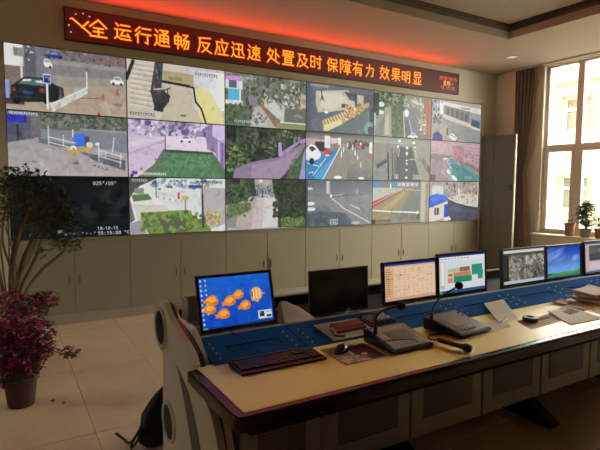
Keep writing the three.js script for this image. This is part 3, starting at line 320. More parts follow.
// ------------------------------------------------------------------ ticker sign with orange characters
const G = {
  '全': [[8, 1, 1, 7], [8, 1, 15, 7], [4, 8, 12, 8], [4, 11, 12, 11], [1, 15, 15, 15], [8, 8, 8, 15]],
  '运': [[6, 2, 14, 2], [5, 6, 15, 6], [9, 6, 6, 11, 13, 11], [12, 9, 14, 12], [2, 1, 4, 3], [1, 6, 3, 6, 3, 12], [1, 14, 3, 12, 6, 14, 15, 14]],
  '行': [[5, 1, 1, 5], [5, 5, 1, 9], [3, 8, 3, 15], [7, 2, 15, 2], [6, 7, 15, 7], [12, 7, 12, 15, 10, 14]],
  '通': [[6, 1, 14, 1, 11, 4], [8, 2, 11, 4], [6, 5, 6, 12], [6, 5, 14, 5, 14, 12], [6, 8, 14, 8], [6, 10.5, 14, 10.5], [10, 4, 10, 12], [2, 1, 4, 3], [1, 6, 3, 6, 3, 12], [1, 15, 3, 12, 6, 14.5, 15, 14.5]],
  '畅': [[1, 4, 7, 4, 7, 11, 1, 11, 1, 4], [1, 7.5, 7, 7.5], [4, 1, 4, 15], [9, 2, 14, 2, 9, 7, 15, 7, 14, 14, 12, 14], [11, 7, 8, 13], [13, 8, 10, 15]],
  '反': [[2, 2, 14, 1], [3, 2, 3, 9, 1, 15], [4, 6, 13, 6, 10, 11, 5, 15], [6, 8, 9, 12, 15, 15]],
  '应': [[8, 0, 9, 2], [2, 3, 15, 3], [3, 3, 3, 9, 1, 15], [5, 7, 6, 12], [8, 5, 10, 11], [14, 5, 10, 14], [4, 14.5, 15, 14.5]],
  '迅': [[2, 1, 4, 3], [1, 6, 3, 6, 3, 12], [1, 15, 3, 12, 6, 14.5, 15, 14.5], [6, 2, 13, 2, 13, 10, 15, 12], [6, 7, 12, 7], [9, 2, 9, 13]],
  '速': [[2, 1, 4, 3], [1, 6, 3, 6, 3, 12], [1, 15, 3, 12, 6, 14.5, 15, 14.5], [6, 3, 15, 3], [10.5, 1, 10.5, 13], [7, 5, 14, 5, 14, 8, 7, 8, 7, 5], [10, 8, 6, 12], [11, 8, 15, 12]],
  '处': [[4, 1, 1, 7], [4, 3, 8, 3, 6, 9, 1, 15], [2, 6, 6, 11, 15, 15], [11, 1, 11, 12], [11, 5, 15, 8]],
  '置': [[2, 1, 14, 1, 14, 4, 2, 4, 2, 1], [6, 1, 6, 4], [10, 1, 10, 4], [1, 6, 15, 6], [8, 4, 8, 8], [4, 8, 12, 8, 12, 15, 4, 15, 4, 8], [4, 10.3, 12, 10.3], [4, 12.6, 12, 12.6], [1, 15, 15, 15]],
  '及': [[2, 2, 11, 2, 9, 6, 14, 6, 11, 11, 4, 15], [4, 2, 4, 8, 1, 15], [5, 7, 9, 12, 15, 15]],
  '时': [[1, 2, 6, 2, 6, 13, 1, 13, 1, 2], [1, 7.5, 6, 7.5], [8, 4, 15, 4], [13, 1, 13, 14, 11, 14], [9, 7, 11, 10]],
  '保': [[4, 1, 1, 7], [3, 5, 3, 15], [6, 2, 14, 2, 14, 6, 6, 6, 6, 2], [5, 9, 15, 9], [10, 6, 10, 15], [10, 9, 5, 14], [10, 9, 15, 14]],
  '障': [[1, 1, 1, 15], [1, 1, 5, 1, 3, 5, 5, 8, 3, 11], [7, 2, 15, 2], [11, 0, 11, 2], [8.5, 3, 9.5, 5], [13.5, 3, 12.5, 5], [6, 5.5, 16, 5.5], [8, 7.5, 14, 7.5, 14, 11, 8, 11, 8, 7.5], [8, 9.3, 14, 9.3], [6, 13, 16, 13], [11, 11, 11, 16]],
  '有': [[1, 3, 15, 3], [7, 0, 5, 6, 1, 10], [5, 7, 13, 7, 13, 15, 11, 15], [5, 7, 5, 15], [5, 9.6, 13, 9.6], [5, 12.2, 13, 12.2]],
  '力': [[2, 5, 13, 5, 12, 14, 10, 14], [7, 1, 7, 7, 5, 11, 2, 15]],
  '效': [[4, 0, 4.5, 2], [1, 3, 8, 3], [3, 5, 1, 7], [6, 5, 8, 7], [6, 8, 1, 15], [2, 9, 7, 14], [11, 1, 9, 7], [10, 4, 15, 4], [14, 4, 12, 10, 8, 15], [10, 6, 12, 11, 15, 15]],
  '果': [[3, 1, 13, 1, 13, 7, 3, 7, 3, 1], [3, 4, 13, 4], [8, 1, 8, 15], [1, 9.5, 15, 9.5], [8, 10, 2, 14], [8, 10, 14, 14]],
  '明': [[1, 3, 6, 3, 6, 12, 1, 12, 1, 3], [1, 7.5, 6, 7.5], [9, 2, 9, 10, 7, 15], [9, 2, 14, 2, 14, 15, 12, 15], [9, 6, 14, 6], [9, 10, 14, 10]],
  '显': [[3, 1, 13, 1, 13, 7, 3, 7, 3, 1], [3, 4, 13, 4], [6, 8, 6, 14], [10, 8, 10, 14], [2, 10, 4, 13], [14, 10, 12, 13], [1, 15, 15, 15]],
  '星': [[4, 1, 12, 1, 12, 6, 4, 6, 4, 1], [4, 3.5, 12, 3.5], [4, 7, 2, 10], [3, 9, 14, 9], [4, 12, 13, 12], [1, 15, 15, 15], [8, 7, 8, 15]],
  '期': [[1, 3, 8, 3], [3, 1, 3, 10], [6, 1, 6, 10], [3, 5.5, 6, 5.5], [3, 8, 6, 8], [1, 10, 8, 10], [3, 11, 1, 15], [6, 11, 8, 14], [10, 2, 10, 10, 9, 15], [10, 2, 15, 2, 15, 15, 13, 15], [10, 6, 15, 6], [10, 10, 15, 10]],
  '一': [[1, 8, 15, 8]],
};
{
  const x0 = 0.585, x1 = 6.60, y0 = 3.118, y1 = 3.438, W = 2048, H = 110, px = W / (x1 - x0);
  const tex = canvasTex(W, H, (c) => {
    c.fillStyle = '#3d0a08'; c.fillRect(0, 0, W, H);
    const X = (x) => (x - x0) * px, Y = (y) => ((y1 - y) / (y1 - y0)) * H;
    const strokes = []; // in metres
    const put = (ch, cx, yb, yt, w) => G[ch].forEach((s) => { const o = []; for (let i = 0; i < s.length; i += 2) o.push(X(cx + ((s[i] - 8) / 16) * w), Y(yt - (s[i + 1] / 16) * (yt - yb))); strokes.push([o, 1]); });
    const text = '全运行通畅反应迅速处置及时保障有力效果明显', at = [0.912, 1.171, 1.395, 1.61, 1.849, 2.133, 2.354, 2.573, 2.797, 3.08, 3.306, 3.533, 3.751, 4.026, 4.252, 4.475, 4.706, 4.986, 5.21, 5.423, 5.657];
    [...text].forEach((ch, i) => put(ch, at[i], 3.17, 3.372, 0.196));
    strokes.push([[X(0.65), Y(3.335), X(0.83), Y(3.20)], 1], [[X(0.81), Y(3.325), X(0.745), Y(3.255)], 1]);
    const pass = (col, lw, k = 1) => { c.strokeStyle = col; c.lineCap = 'round'; c.lineJoin = 'round'; for (const [o, s] of strokes) { c.lineWidth = lw * s; c.beginPath(); c.moveTo(o[0], o[1]); for (let i = 2; i < o.length; i += 2) c.lineTo(o[i], o[i + 1]); c.stroke(); } };
    pass('#a01408', 12); pass('#ff5208', 7.4); pass('#ffc42e', 4);
    for (const [dx, dy] of [[0.688, 3.385], [0.758, 3.403], [0.823, 3.383], [0.633, 3.329], [0.616, 3.259], [0.634, 3.189]]) { c.fillStyle = '#ffb4a0'; c.beginPath(); c.arc(X(dx), Y(dy), 3, 0, 7); c.fill(); }
    strokes.length = 0; '星期一'.split('').forEach((ch, i) => put(ch, 6.27 + i * 0.085, 3.225, 3.305, 0.078)); pass('#ff5a10', 3); pass('#ffd050', 1.8);
    c.font = 'bold 25px monospace'; c.textAlign = 'center'; c.textBaseline = 'middle'; c.fillStyle = '#ff6a30'; c.fillText('2018/10/15', X(6.345), Y(3.34), 140); c.fillText('15:15:01', X(6.345), Y(3.19), 130);
  });
  const t = thing('ticker_sign', 'long red ticker sign with orange Chinese characters above the displays', 'sign', [0, 0, 0]);
  part('housing', bx(x0 - 0.012, x1 + 0.012, y0 - 0.012, y1 + 0.012, 0.0005, 0.055, 0.004), M(lin(0.03, 0.012, 0.01), 0.5), t);
  part('display_face', new THREE.PlaneGeometry(x1 - x0, y1 - y0).translate((x0 + x1) / 2, (y0 + y1) / 2, 0.0565), M(lin(0.02, 0.006, 0.005), 0.5, { emissive: lin(1, 1, 1), emissiveMap: tex, emissiveIntensity: 1.15 }), t);
}
// ------------------------------------------------------------------ round downlight in the lowered ceiling border
{
  const t = thing('downlight', 'small round recessed ceiling lamp near the window', 'lamp', [6.748, CEIL, 0.957]);
  part('rim', new THREE.LatheGeometry([[0.062, 0], [0.085, -0.001], [0.09, -0.006], [0.082, -0.010], [0.064, -0.006], [0.062, 0]].map(([a, b]) => new THREE.Vector2(a, b)), 32), M(lin(0.5, 0.46, 0.42), 0.4), t);
  part('lens', new THREE.SphereGeometry(0.063, 24, 8, 0, 6.2832, 0, 1.2).scale(1, 0.06, 1).rotateX(Math.PI).translate(0, -0.0005, 0), M(lin(0.8, 0.78, 0.74), 0.4, { emissive: lin(1, 0.95, 0.85), emissiveIntensity: 0.45 }), t);
  const l = new THREE.SpotLight(new THREE.Color(1, 0.93, 0.8), 0.3, 0, 1.1, 0.6); l.position.set(6.748, CEIL - 0.02, 0.957); l.target.position.set(6.748, 0, 0.957); l.castShadow = true; l.shadow.radius = 3; scene.add(l, l.target);
}
// ------------------------------------------------------------------ the operators' console
const DX0 = 0.66, PITCH = 0.58, NMOD = 8, DX1 = DX0 + PITCH * NMOD;
const DECK = { z0: 3.955, y0: 0.754, z1: 3.70, y1: 0.806 };                        // blue deck: lower front edge and upper rear edge
const DLEN = Math.hypot(DECK.z0 - DECK.z1, DECK.y1 - DECK.y0), DANG = Math.atan2(DECK.y1 - DECK.y0, DECK.z0 - DECK.z1);
function onDeck(x, s) { return [x, DECK.y0 + (DECK.y1 - DECK.y0) * s, DECK.z0 + (DECK.z1 - DECK.z0) * s]; } // s = 0 front .. 1 rear
const whiteLam = M(lin(0.56, 0.52, 0.41), 0.42), darkFill = M(lin(0.035, 0.022, 0.016), 0.4), maroon = M(lin(0.010, 0.0035, 0.003), 0.22, { specularIntensity: 0.5 });
const deskTex = noiseTex(512, [[5, 1], [40, 0.7], [200, 0.8]], 0.96, 1.0, 33, 1, [1.0, 0.90, 0.55]);
const deskTop = M(lin(1, 1, 1), 0.34, { map: deskTex, specularIntensity: 0.7 }), blueDeck = M(lin(0.018, 0.09, 0.265), 0.85, { specularIntensity: 0.05 }), blueDark = M(lin(0.015, 0.078, 0.225), 0.85, { specularIntensity: 0.05 }), blackMat = M(lin(0.009, 0.0085, 0.008), 0.7, { specularIntensity: 0.4 });
const ledgeMat = M(lin(0.34, 0.3, 0.22), 0.6), studMat = M(lin(0.55, 0.57, 0.6), 0.4);
{
  const t = thing('control_console', 'long control console with beige worktop, blue sloping deck and white end plates', 'desk', [0, 0, 0]);
  part('worktop', metricUV(bx(0.665, DX1 + 0.0, 0.722, 0.7515, 3.93, 4.442)), deskTop, t);
  { // dark red edge band round the front and both ends
    const s = new THREE.Shape(); const a = 0.618, b = DX1 + 0.045, f = 4.488, r = 0.045, k = 3.95;
    s.moveTo(a, k); s.lineTo(a, f - r); s.quadraticCurveTo(a, f, a + r, f); s.lineTo(b - r, f); s.quadraticCurveTo(b, f, b, f - r); s.lineTo(b, k); s.lineTo(b - 0.045, k); s.lineTo(b - 0.045, f - 0.047); s.lineTo(a + 0.048, f - 0.047); s.lineTo(a + 0.048, k); s.closePath();
    const g = new THREE.ExtrudeGeometry(s, { depth: 0.036, bevelEnabled: true, bevelSize: 0.012, bevelThickness: 0.012, bevelOffset: -0.012, bevelSegments: 4 });
    g.rotateX(Math.PI / 2).translate(0, 0.741, 0); part('edge_band', g, maroon, t);
  }
  part('apron', merge([bx(0.69, DX1, 0.655, 0.69, 4.40, 4.44), bx(0.69, DX1, 0.69, 0.722, 3.6, 4.43)]), blackMat, t);
  for (let k = 0; k < NMOD; k++) { // blue deck modules with a sunken finger slot and rows of white studs
    const x0 = (k ? DX0 + k * PITCH : 0.74) + 0.0015, x1 = DX0 + (k + 1) * PITCH - 0.0015, w = x1 - x0;
    const s = new THREE.Shape([[0, 0], [w, 0], [w, DLEN], [0, DLEN]].map(([a, b]) => new THREE.Vector2(a, b)));
    const h = new THREE.Path([[0.11, 0.085], [w - 0.1, 0.085], [w - 0.1, 0.145], [0.11, 0.145]].map(([a, b]) => new THREE.Vector2(a, b))); s.holes.push(h);
    const toDeck = (g) => g.rotateX(-Math.PI / 2 + DANG).translate(x0, DECK.y0, DECK.z0);
    const p = part('deck_panel', toDeck(new THREE.ExtrudeGeometry(s, { depth: 0.005, bevelEnabled: false }).translate(0, 0, -0.005)), blueDeck, t);
    part('finger_slot', toDeck(bx(0.1, w - 0.09, 0.075, 0.155, -0.009, -0.0051)), blueDark, p);
    for (const cx of [0.045, w - 0.045]) for (let j = 0; j < 4; j++) part('stud', toDeck(new THREE.CylinderGeometry(0.004, 0.005, 0.004, 10).rotateX(Math.PI / 2).translate(cx, 0.045 + j * 0.048, 0.002)), studMat, p);
  }
  part('deck_ledge', bx(0.74, DX1, 0.786, 0.806, 3.665, 3.699, 0.003), ledgeMat, t);
  part('monitor_tray', bx(0.74, DX1, 0.76, 0.778, 3.23, 3.664), blackMat, t);
  part('back_panel', bx(0.74, DX1, 0.05, 0.838, 3.195, 3.229), blackMat, t);
  part('back_capping', bx(0.74, DX1, 0.8385, 0.848, 3.19, 3.233, 0.003), M(lin(0.2, 0.175, 0.13), 0.6), t);
  part('carcass', bx(0.79, DX1 - 0.02, 0.7, 0.745, 3.24, 3.93), blackMat, t);
  // end plates: outer plate with round port holes, dark filler, inner plate
  const circle = (cz, cy, r, a0, a1, n = 16) => Array.from({ length: n + 1 }, (_, i) => { const a = a0 + ((a1 - a0) * i) / n; return [cz + Math.cos(a) * r, cy + Math.sin(a) * r]; });
  const outer = [[3.41, 0], [3.425, 0.4], [3.432, 0.672], ...circle(3.425, 0.812, 0.142, -Math.PI / 2 - 0.25, -Math.PI * 1.5 - 0.3, 24), ...smoothPts([[3.51, 0.925], [3.58, 0.89], [3.68, 0.858], [3.80, 0.833], [3.90, 0.803], [3.94, 0.765]], 20), [3.944, 0.684], ...smoothPts([[4.06, 0.68], [4.15, 0.62], [4.22, 0.53], [4.27, 0.3], [4.3, 0]], 14)];
  const inner = [[3.26, 0], [3.262, 0.72], ...circle(3.385, 0.80, 0.125, -Math.PI / 2 - 0.9, -Math.PI * 1.5 - 0.5, 20), [3.45, 0.875], [3.48, 0.862], [3.725, 0.872], [3.745, 0.862], [3.925, 0.735], [3.944, 0.684], [4.1, 0.67], [4.2, 0.45], [4.25, 0]];
  const fill = [[3.44, 0], [3.45, 0.66], ...circle(3.43, 0.812, 0.125, -Math.PI / 2, -Math.PI * 1.5 - 0.2, 16), [3.55, 0.878], [3.78, 0.842], [3.90, 0.80], [3.942, 0.75], [3.942, 0.684], [4.1, 0.66], [4.2, 0.45], [4.25, 0]];
  const slot = smoothPts([[3.695, 0.69], [3.77, 0.60], [3.85, 0.48], [3.92, 0.33], [3.96, 0.1]], 14).concat(smoothPts([[4.09, 0.1], [4.06, 0.33], [3.97, 0.5], [3.86, 0.62]], 12));
  const endPlate = (mirror) => {
    const e = new THREE.Group(); e.name = 'end_plate'; t.add(e);
    if (mirror) { e.scale.x = -1; e.position.x = DX1 + 0.66 + 0.02; }
    part('outer_plate', sideProfile(outer, 0.648, 0.682, 0.005), whiteLam, e);
    part('filler', sideProfile(fill, 0.6825, 0.7045, 0), darkFill, e);
    part('inner_plate', sideProfile(inner, 0.705, 0.738, 0.005), whiteLam, e);
    part('inlay', sideProfile(slot, 0.6455, 0.6479, 0), darkFill, e);
    const port = (z, y, r) => { part('port_rim', new THREE.TorusGeometry(r, 0.012, 10, 40).rotateY(Math.PI / 2).translate(0.646, y, z), M(lin(0.5, 0.47, 0.4), 0.4), e); part('port_disc', new THREE.CylinderGeometry(r - 0.004, r - 0.004, 0.006, 40).rotateZ(Math.PI / 2).translate(0.6446, y, z), M(lin(0.006, 0.007, 0.011), 0.5, { specularIntensity: 0.25 }), e); };
    port(3.423, 0.808, 0.10); port(3.55, 0.345, 0.098);
  };
  endPlate(false); endPlate(true);
  for (let k = 2; k <= 8; k += 2) { // black splayed feet under every second joint
    const x = DX0 + k * PITCH - (k === 8 ? 0.12 : 0);
    part('foot', sideProfile([[3.4, 0], [4.19, 0], [4.2, 0.02], [3.95, 0.172], [3.4, 0.172]], x - 0.05, x + 0.05, 0.006), blackMat, t);
  }
}
// ------------------------------------------------------------------ cabinets hung under the worktop
{
  const cm = M(lin(0.19, 0.155, 0.12), 0.5), inner = M(lin(0.22, 0.18, 0.14), 0.5);
  const vent = canvasTex(256, 128, (c) => { c.fillStyle = '#6f655a'; c.fillRect(0, 0, 256, 128); c.fillStyle = '#241f1a'; for (let y = 0; y < 16; y++) for (let x = 0; x < 32; x++) { c.beginPath(); c.arc(4 + x * 8 + (y % 2) * 4, 4 + y * 8, 2.3, 0, 7); c.fill(); } });
  const vm = M(lin(0.55, 0.5, 0.45), 0.5, { map: vent });
  const lab = ['at the white end plate', 'below the mouse pad', 'below the dark microphone base', 'left of the black floor foot', 'right of the black floor foot', 'sixth from the left end plate', 'seventh from the left end plate', 'at the far right end of the desk'];
  for (let k = 0; k < NMOD; k++) {
    const x0 = (k ? DX0 + k * PITCH : 0.80) + 0.003, x1 = DX0 + (k + 1) * PITCH - (k === NMOD - 1 ? 0.14 : 0.003);
    const t = thing('desk_cabinet', 'dark grey-brown under-desk cabinet with perforated door, ' + lab[k], 'cabinet', [x0, 0.175, 0], 'cabinets under the console worktop'), w = x1 - x0;
    part('body', bx(0, w, 0, 0.51, 3.3, 4.058), cm, t);
    const d = part('door', bx(0.004, w - 0.004, 0.004, 0.475, 4.0585, 4.08, 0.004), cm, t);
    part('vent_panel', bx(0.09, w - 0.09, 0.10, 0.37, 4.0801, 4.084, 0.0015), vm, d);
    part('lock', new THREE.CylinderGeometry(0.009, 0.009, 0.01, 14).rotateX(Math.PI / 2).translate(w - 0.05, 0.43, 4.085), M(lin(0.2, 0.18, 0.15), 0.3, { metalness: 0.9 }), d);
  }
}
// ------------------------------------------------------------------ monitors on the console
const grainBlack = M(lin(0.016, 0.016, 0.017), 0.42), bezelBlack = M(lin(0.012, 0.012, 0.013), 0.3);
const fishTex = canvasTex(448, 280, (c, w, h) => {
  seedState = 77; const p = painter(c, w, h); p.grad(0, 0, 100, 100, '#1c66d8', '#0f4ac0').speck(0, 0, 100, 100, 60, ['rgba(60,140,240,.18)', 'rgba(10,50,170,.18)'], 3, 12, 1);
  const fish = (x, y, s, a) => { c.save(); c.translate((x * w) / 100, (y * h) / 100); c.rotate(a); c.scale(s * w / 100, s * w / 100); c.fillStyle = '#f08a28'; c.beginPath(); c.moveTo(-9, -1); c.quadraticCurveTo(-4, -7, 3, -7.5); c.quadraticCurveTo(9, -5, 9.5, 0); c.quadraticCurveTo(9, 5, 5, 6); c.quadraticCurveTo(-3, 7, -7, 3); c.lineTo(-12, 3.5); c.lineTo(-10.5, 0); c.lineTo(-13, -2.5); c.closePath(); c.fill(); c.fillStyle = '#ffb04c'; c.beginPath(); c.ellipse(1, -1, 6, 3.4, 0, 0, 7); c.fill(); c.fillStyle = '#d8701c'; c.beginPath(); c.ellipse(5, 3, 3, 1.6, -0.4, 0, 7); c.fill(); c.fillStyle = '#3a1c08'; c.beginPath(); c.arc(7, -2.4, 0.7, 0, 7); c.fill(); c.restore(); };
  fish(15, 45, 0.95, 0.05); fish(52, 39, 0.85, -0.15); fish(39, 50, 0.95, -0.2); fish(11, 61, 0.95, 0); fish(60, 62, 0.9, -0.15); fish(29, 74, 0.95, -0.1);
  c.save(); c.translate(0.785 * w, 0.40 * h); c.scale(w / 100, w / 100); c.fillStyle = '#f3a04c'; c.beginPath(); c.moveTo(-8, -3); c.quadraticCurveTo(-4, -9, 3, -8); c.quadraticCurveTo(8, -4, 9, 0); c.lineTo(14, 0.5); c.lineTo(9, 2); c.quadraticCurveTo(7, 7, 3, 9); c.lineTo(1, 12); c.quadraticCurveTo(-4, 9, -8, 9); c.closePath(); c.fill(); c.fillStyle = '#fbe6c8'; for (const x of [-5, -0.5, 4]) c.fillRect(x, -6, 1.6, 13); c.fillStyle = '#3c2410'; c.fillRect(-7, -3, 1.6, 7); c.restore();
  for (let k = 0; k < 10; k++) { p.rect(['#dfe8f4', '#9ad0f4', '#e8d88c'][k % 3], 1.5, 3 + k * 9.4, 2.2, 4); if (k < 8) p.rect(['#cfe0f4', '#f4d0a0', '#a8e0c0'][k % 3], 8, 3 + k * 9.4, 2, 3.6); }
  p.rect('#e4e4e6', 78, 76, 20, 17).rect('#3a3a40', 80, 78, 7, 11).rect('#cfa', 81, 79, 1, 2).rect('#b8bcc4', 89, 78, 8, 4).rect('#1f3f8c', 90, 86, 7, 5).rect('#123c86', 0, 96.5, 100, 3.5).rect('#4ea84e', 0, 96.5, 7, 3.5);
});
const sheetTex = canvasTex(384, 240, (c, w, h) => { seedState = 5; const p = painter(c, w, h); p.rect('#efc9a0', 0, 0, 100, 100).rect('#2c3c9a', 0, 0, 100, 6).rect('#e3bd98', 0, 6, 100, 5).rect('#f3d3b0', 18, 12, 82, 80).rect('#e0b48c', 0, 12, 17, 80); for (let k = 0; k < 16; k++) p.line('#c08a6c', 0.35, 18, 16 + k * 5, 98, 16 + k * 5); for (let k = 0; k < 9; k++) p.line('#cf9c7c', 0.3, 20 + k * 9, 14, 20 + k * 9, 90); for (let k = 0; k < 70; k++) p.rect('#7c4a38', 20 + Math.floor(rnd() * 25) * 3, 17.5 + Math.floor(rnd() * 15) * 5, rr(0.8, 2), 1.4); for (let k = 0; k < 13; k++) p.rect('#9a644c', 3, 15 + k * 5.8, rr(6, 11), 1.6); p.rect('#c0392b', 28, 30, 5, 3).rect('#4a2c24', 4, 40, 12, 1).rect('#d8a888', 0, 92, 100, 8); });
const dashTex = canvasTex(384, 240, (c, w, h) => { seedState = 6; const p = painter(c, w, h); p.rect('#dfe6ea', 0, 0, 100, 100).rect('#2b3f7c', 0, 0, 100, 5).rect('#eef1f2', 0, 5, 100, 10).rect('#cdb8a0', 3, 16, 9, 70).rect('#f4eee8', 4, 18, 7, 60); p.rect('#c9c2a4', 18, 36, 26, 10).rect('#9a6a50', 44, 34, 22, 12).rect('#2f9a78', 70, 30, 24, 16).rect('#e08c64', 18, 48, 10, 9).rect('#d08a60', 30, 47, 38, 12).rect('#2f9a78', 70, 46, 26, 12).rect('#e8906c', 18, 60, 12, 13).rect('#1f9070', 31, 58, 39, 16).rect('#2f9a78', 84, 58, 11, 13).rect('#8a7a40', 22, 50, 6, 6); for (let k = 0; k < 30; k++) p.rect('rgba(255,255,255,.5)', rr(19, 92), rr(34, 70), rr(1, 4), 0.8); p.rect('#30508c', 0, 92, 100, 8).rect('#5ab05a', 0, 92, 6, 8); for (let k = 0; k < 9; k++) p.rect('#8894a4', 4 + k * 7, 9, 4.5, 2); });
const quadTex = canvasTex(384, 216, (c, w, h) => { seedState = 8; const p = painter(c, w, h); p.rect('#2c2c28', 0, 0, 100, 100).rect('#dcd8cc', 0, 0, 100, 9).rect('#4a4840', 0, 9, 100, 6).rect('#1c1c1c', 0, 15, 12, 76); for (let k = 0; k < 9; k++) p.rect('#55544c', 2, 20 + k * 7, 7, 2); const q = (x, y, cols) => p.rect(cols[0], x, y, 43, 37).inside([x, y, x + 43, y, x + 43, y + 37, x, y + 37], (z) => z.speck(x, y, 43, 37, 70, cols, 2, 6).line('#a8a498', 0.8, x + rr(5, 20), y + 2, x + rr(20, 40), y + 36)); q(13, 16, ['#6a6658', '#807c6c', '#4c4a40', '#a09c8c']); q(57, 16, ['#78746a', '#8c887c', '#5a584e', '#b4b0a4']); q(13, 54, ['#6f7064', '#55564c', '#888676', '#aaa698']); q(57, 54, ['#5d5c54', '#767468', '#3c3c36', '#98958a']); p.rect('#c8d4e4', 54, 20, 3, 26).rect('#b8c4d4', 0, 91, 100, 9); });
const skyTex = canvasTex(384, 240, (c, w, h) => { seedState = 9; const p = painter(c, w, h); p.grad(0, 0, 100, 86, '#123aa8', '#6aa8e8'); for (let k = 0; k < 90; k++) p.ell(`rgba(225,240,252,${rr(0.02, 0.07).toFixed(3)})`, rr(-5, 45), rr(0, 40) + rr(0, 10), rr(8, 20), rr(2, 6), -0.35); for (let k = 0; k < 40; k++) p.ell(`rgba(235,244,252,${rr(0.03, 0.09).toFixed(3)})`, rr(78, 104), rr(34, 52), rr(4, 10), rr(2, 5), -0.4); for (let k = 0; k < 30; k++) p.ell('rgba(200,226,248,.05)', rr(10, 90), rr(60, 82), rr(8, 20), rr(2, 5), -0.2); p.poly('#4c9a3c', 0, 92, 20, 88, 50, 84, 80, 86, 100, 80, 100, 100, 0, 100).poly('#3c8a34', 0, 96, 30, 90, 70, 92, 100, 88, 100, 100, 0, 100).rect('#2a58b8', 0, 97, 100, 3); });
const lineTex = canvasTex(384, 240, (c, w, h) => { const p = painter(c, w, h); p.rect('#c9b4b8', 0, 0, 100, 100).rect('#3c5aa4', 0, 0, 100, 5).rect('#44464c', 14, 10, 50, 50).rect('#5e6268', 18, 16, 20, 22).rect('#787c80', 42, 20, 16, 14).rect('#e4dadc', 68, 12, 26, 46).rect('#d8ccd0', 14, 66, 80, 24); for (let k = 0; k < 6; k++) p.rect('#8a7a80', 70, 16 + k * 7, 18, 2); p.rect('#3c5aa4', 0, 95, 100, 5); });
const offMat = M(lin(0.008, 0.008, 0.009), 0.22);
function monitor(label, x0, x1, yb, h, tilt, tex, glow, opt = {}) {
  const w = x1 - x0, t = thing('computer_monitor', label, 'monitor', [(x0 + x1) / 2, 0.7785, opt.z || 3.612], 'monitors on the console', opt.turn || 0);
  const up = yb - 0.7785, head = new THREE.Group(); head.name = 'head'; head.position.set(0, up, 0); head.rotation.x = -tilt; t.add(head);
  const b = opt.bezel || 0.017, bb = opt.bottom || 0.022;
  const outer = new THREE.Shape([[-w / 2, 0], [w / 2, 0], [w / 2, h], [-w / 2, h]].map(([a, c]) => new THREE.Vector2(a, c)));
  outer.holes.push(new THREE.Path([[-w / 2 + b, bb], [w / 2 - b, bb], [w / 2 - b, h - b], [-w / 2 + b, h - b]].map(([a, c]) => new THREE.Vector2(a, c))));
  part('bezel', new THREE.ExtrudeGeometry(outer, { depth: 0.012, bevelEnabled: true, bevelSize: 0.002, bevelThickness: 0.002, bevelOffset: -0.002, bevelSegments: 2 }).translate(0, 0, -0.014), opt.frame || bezelBlack, head);
  part('back_shell', merge([bx(-w / 2 + 0.006, w / 2 - 0.006, 0.006, h - 0.006, -0.034, -0.0165, 0.004), bx(-w * 0.3, w * 0.3, h * 0.15, h * 0.85, -0.058, -0.0345, 0.01)]), grainBlack, head);
  part('screen', new THREE.PlaneGeometry(w - 2 * b + 0.002, h - b - bb + 0.002).translate(0, (bb + h - b) / 2, -0.006), tex ? screenMat(tex, glow) : offMat, head);
  if (opt.logo) part('badge', bx(opt.logo - 0.016, opt.logo + 0.016, 0.0005, 0.021, 0.0005, 0.002), M(lin(0.30, 0.29, 0.27), 0.4), head);
  part('stand_neck', bx(-0.035, 0.035, 0.008, up + h * 0.35, -0.11, -0.085, 0.006), grainBlack, t);
  part('stand_hinge', bx(-0.03, 0.03, up + h * 0.22, up + h * 0.36, -0.09, -0.05, 0.004), grainBlack, t);
  part('stand_base', new THREE.CylinderGeometry(0.1, 0.108, 0.01, 36).scale(1.15, 1, 0.7).translate(0, 0.005, -0.1), grainBlack, t);
  if (tex) { const l = new THREE.RectAreaLight(opt.light || 0xffffff, 0.05, w - 2 * b, h - b - bb); head.add(l); l.position.set(0, h / 2, 0.004); l.rotation.y = Math.PI; }
  return t;
}
monitor('computer monitor showing orange fish on a blue desktop', 0.783, 1.222, 0.808, 0.298, 0.27, fishTex, 0.85, { z: 3.655, light: 0x3c7cff, bottom: 0.02 });
monitor('switched-off black computer monitor with small grey badge', 1.462, 1.888, 0.800, 0.268, 0.03, null, 0, { logo: 0.06, bottom: 0.03 });
monitor('computer monitor showing a peach-coloured table of text', 2.014, 2.497, 0.799, 0.278, 0.07, sheetTex, 0.82, { light: 0xffd0a0 });
monitor('computer monitor showing green and orange status blocks', 2.500, 3.004, 0.794, 0.305, 0.06, dashTex, 0.8, { light: 0xe8f0ff });
monitor('computer monitor showing four grey camera pictures', 3.184, 3.728, 0.786, 0.305, 0.07, quadTex, 0.85, { frame: M(lin(0.03, 0.03, 0.03), 0.4), bottom: 0.03 });
monitor('computer monitor showing blue sky over green grass', 3.734, 4.236, 0.794, 0.292, 0.07, skyTex, 0.9, { light: 0x80b0ff });
monitor('computer monitor cut by the right edge, showing a pinkish window', 4.285, 4.79, 0.790, 0.302, 0.08, lineTex, 0.8);
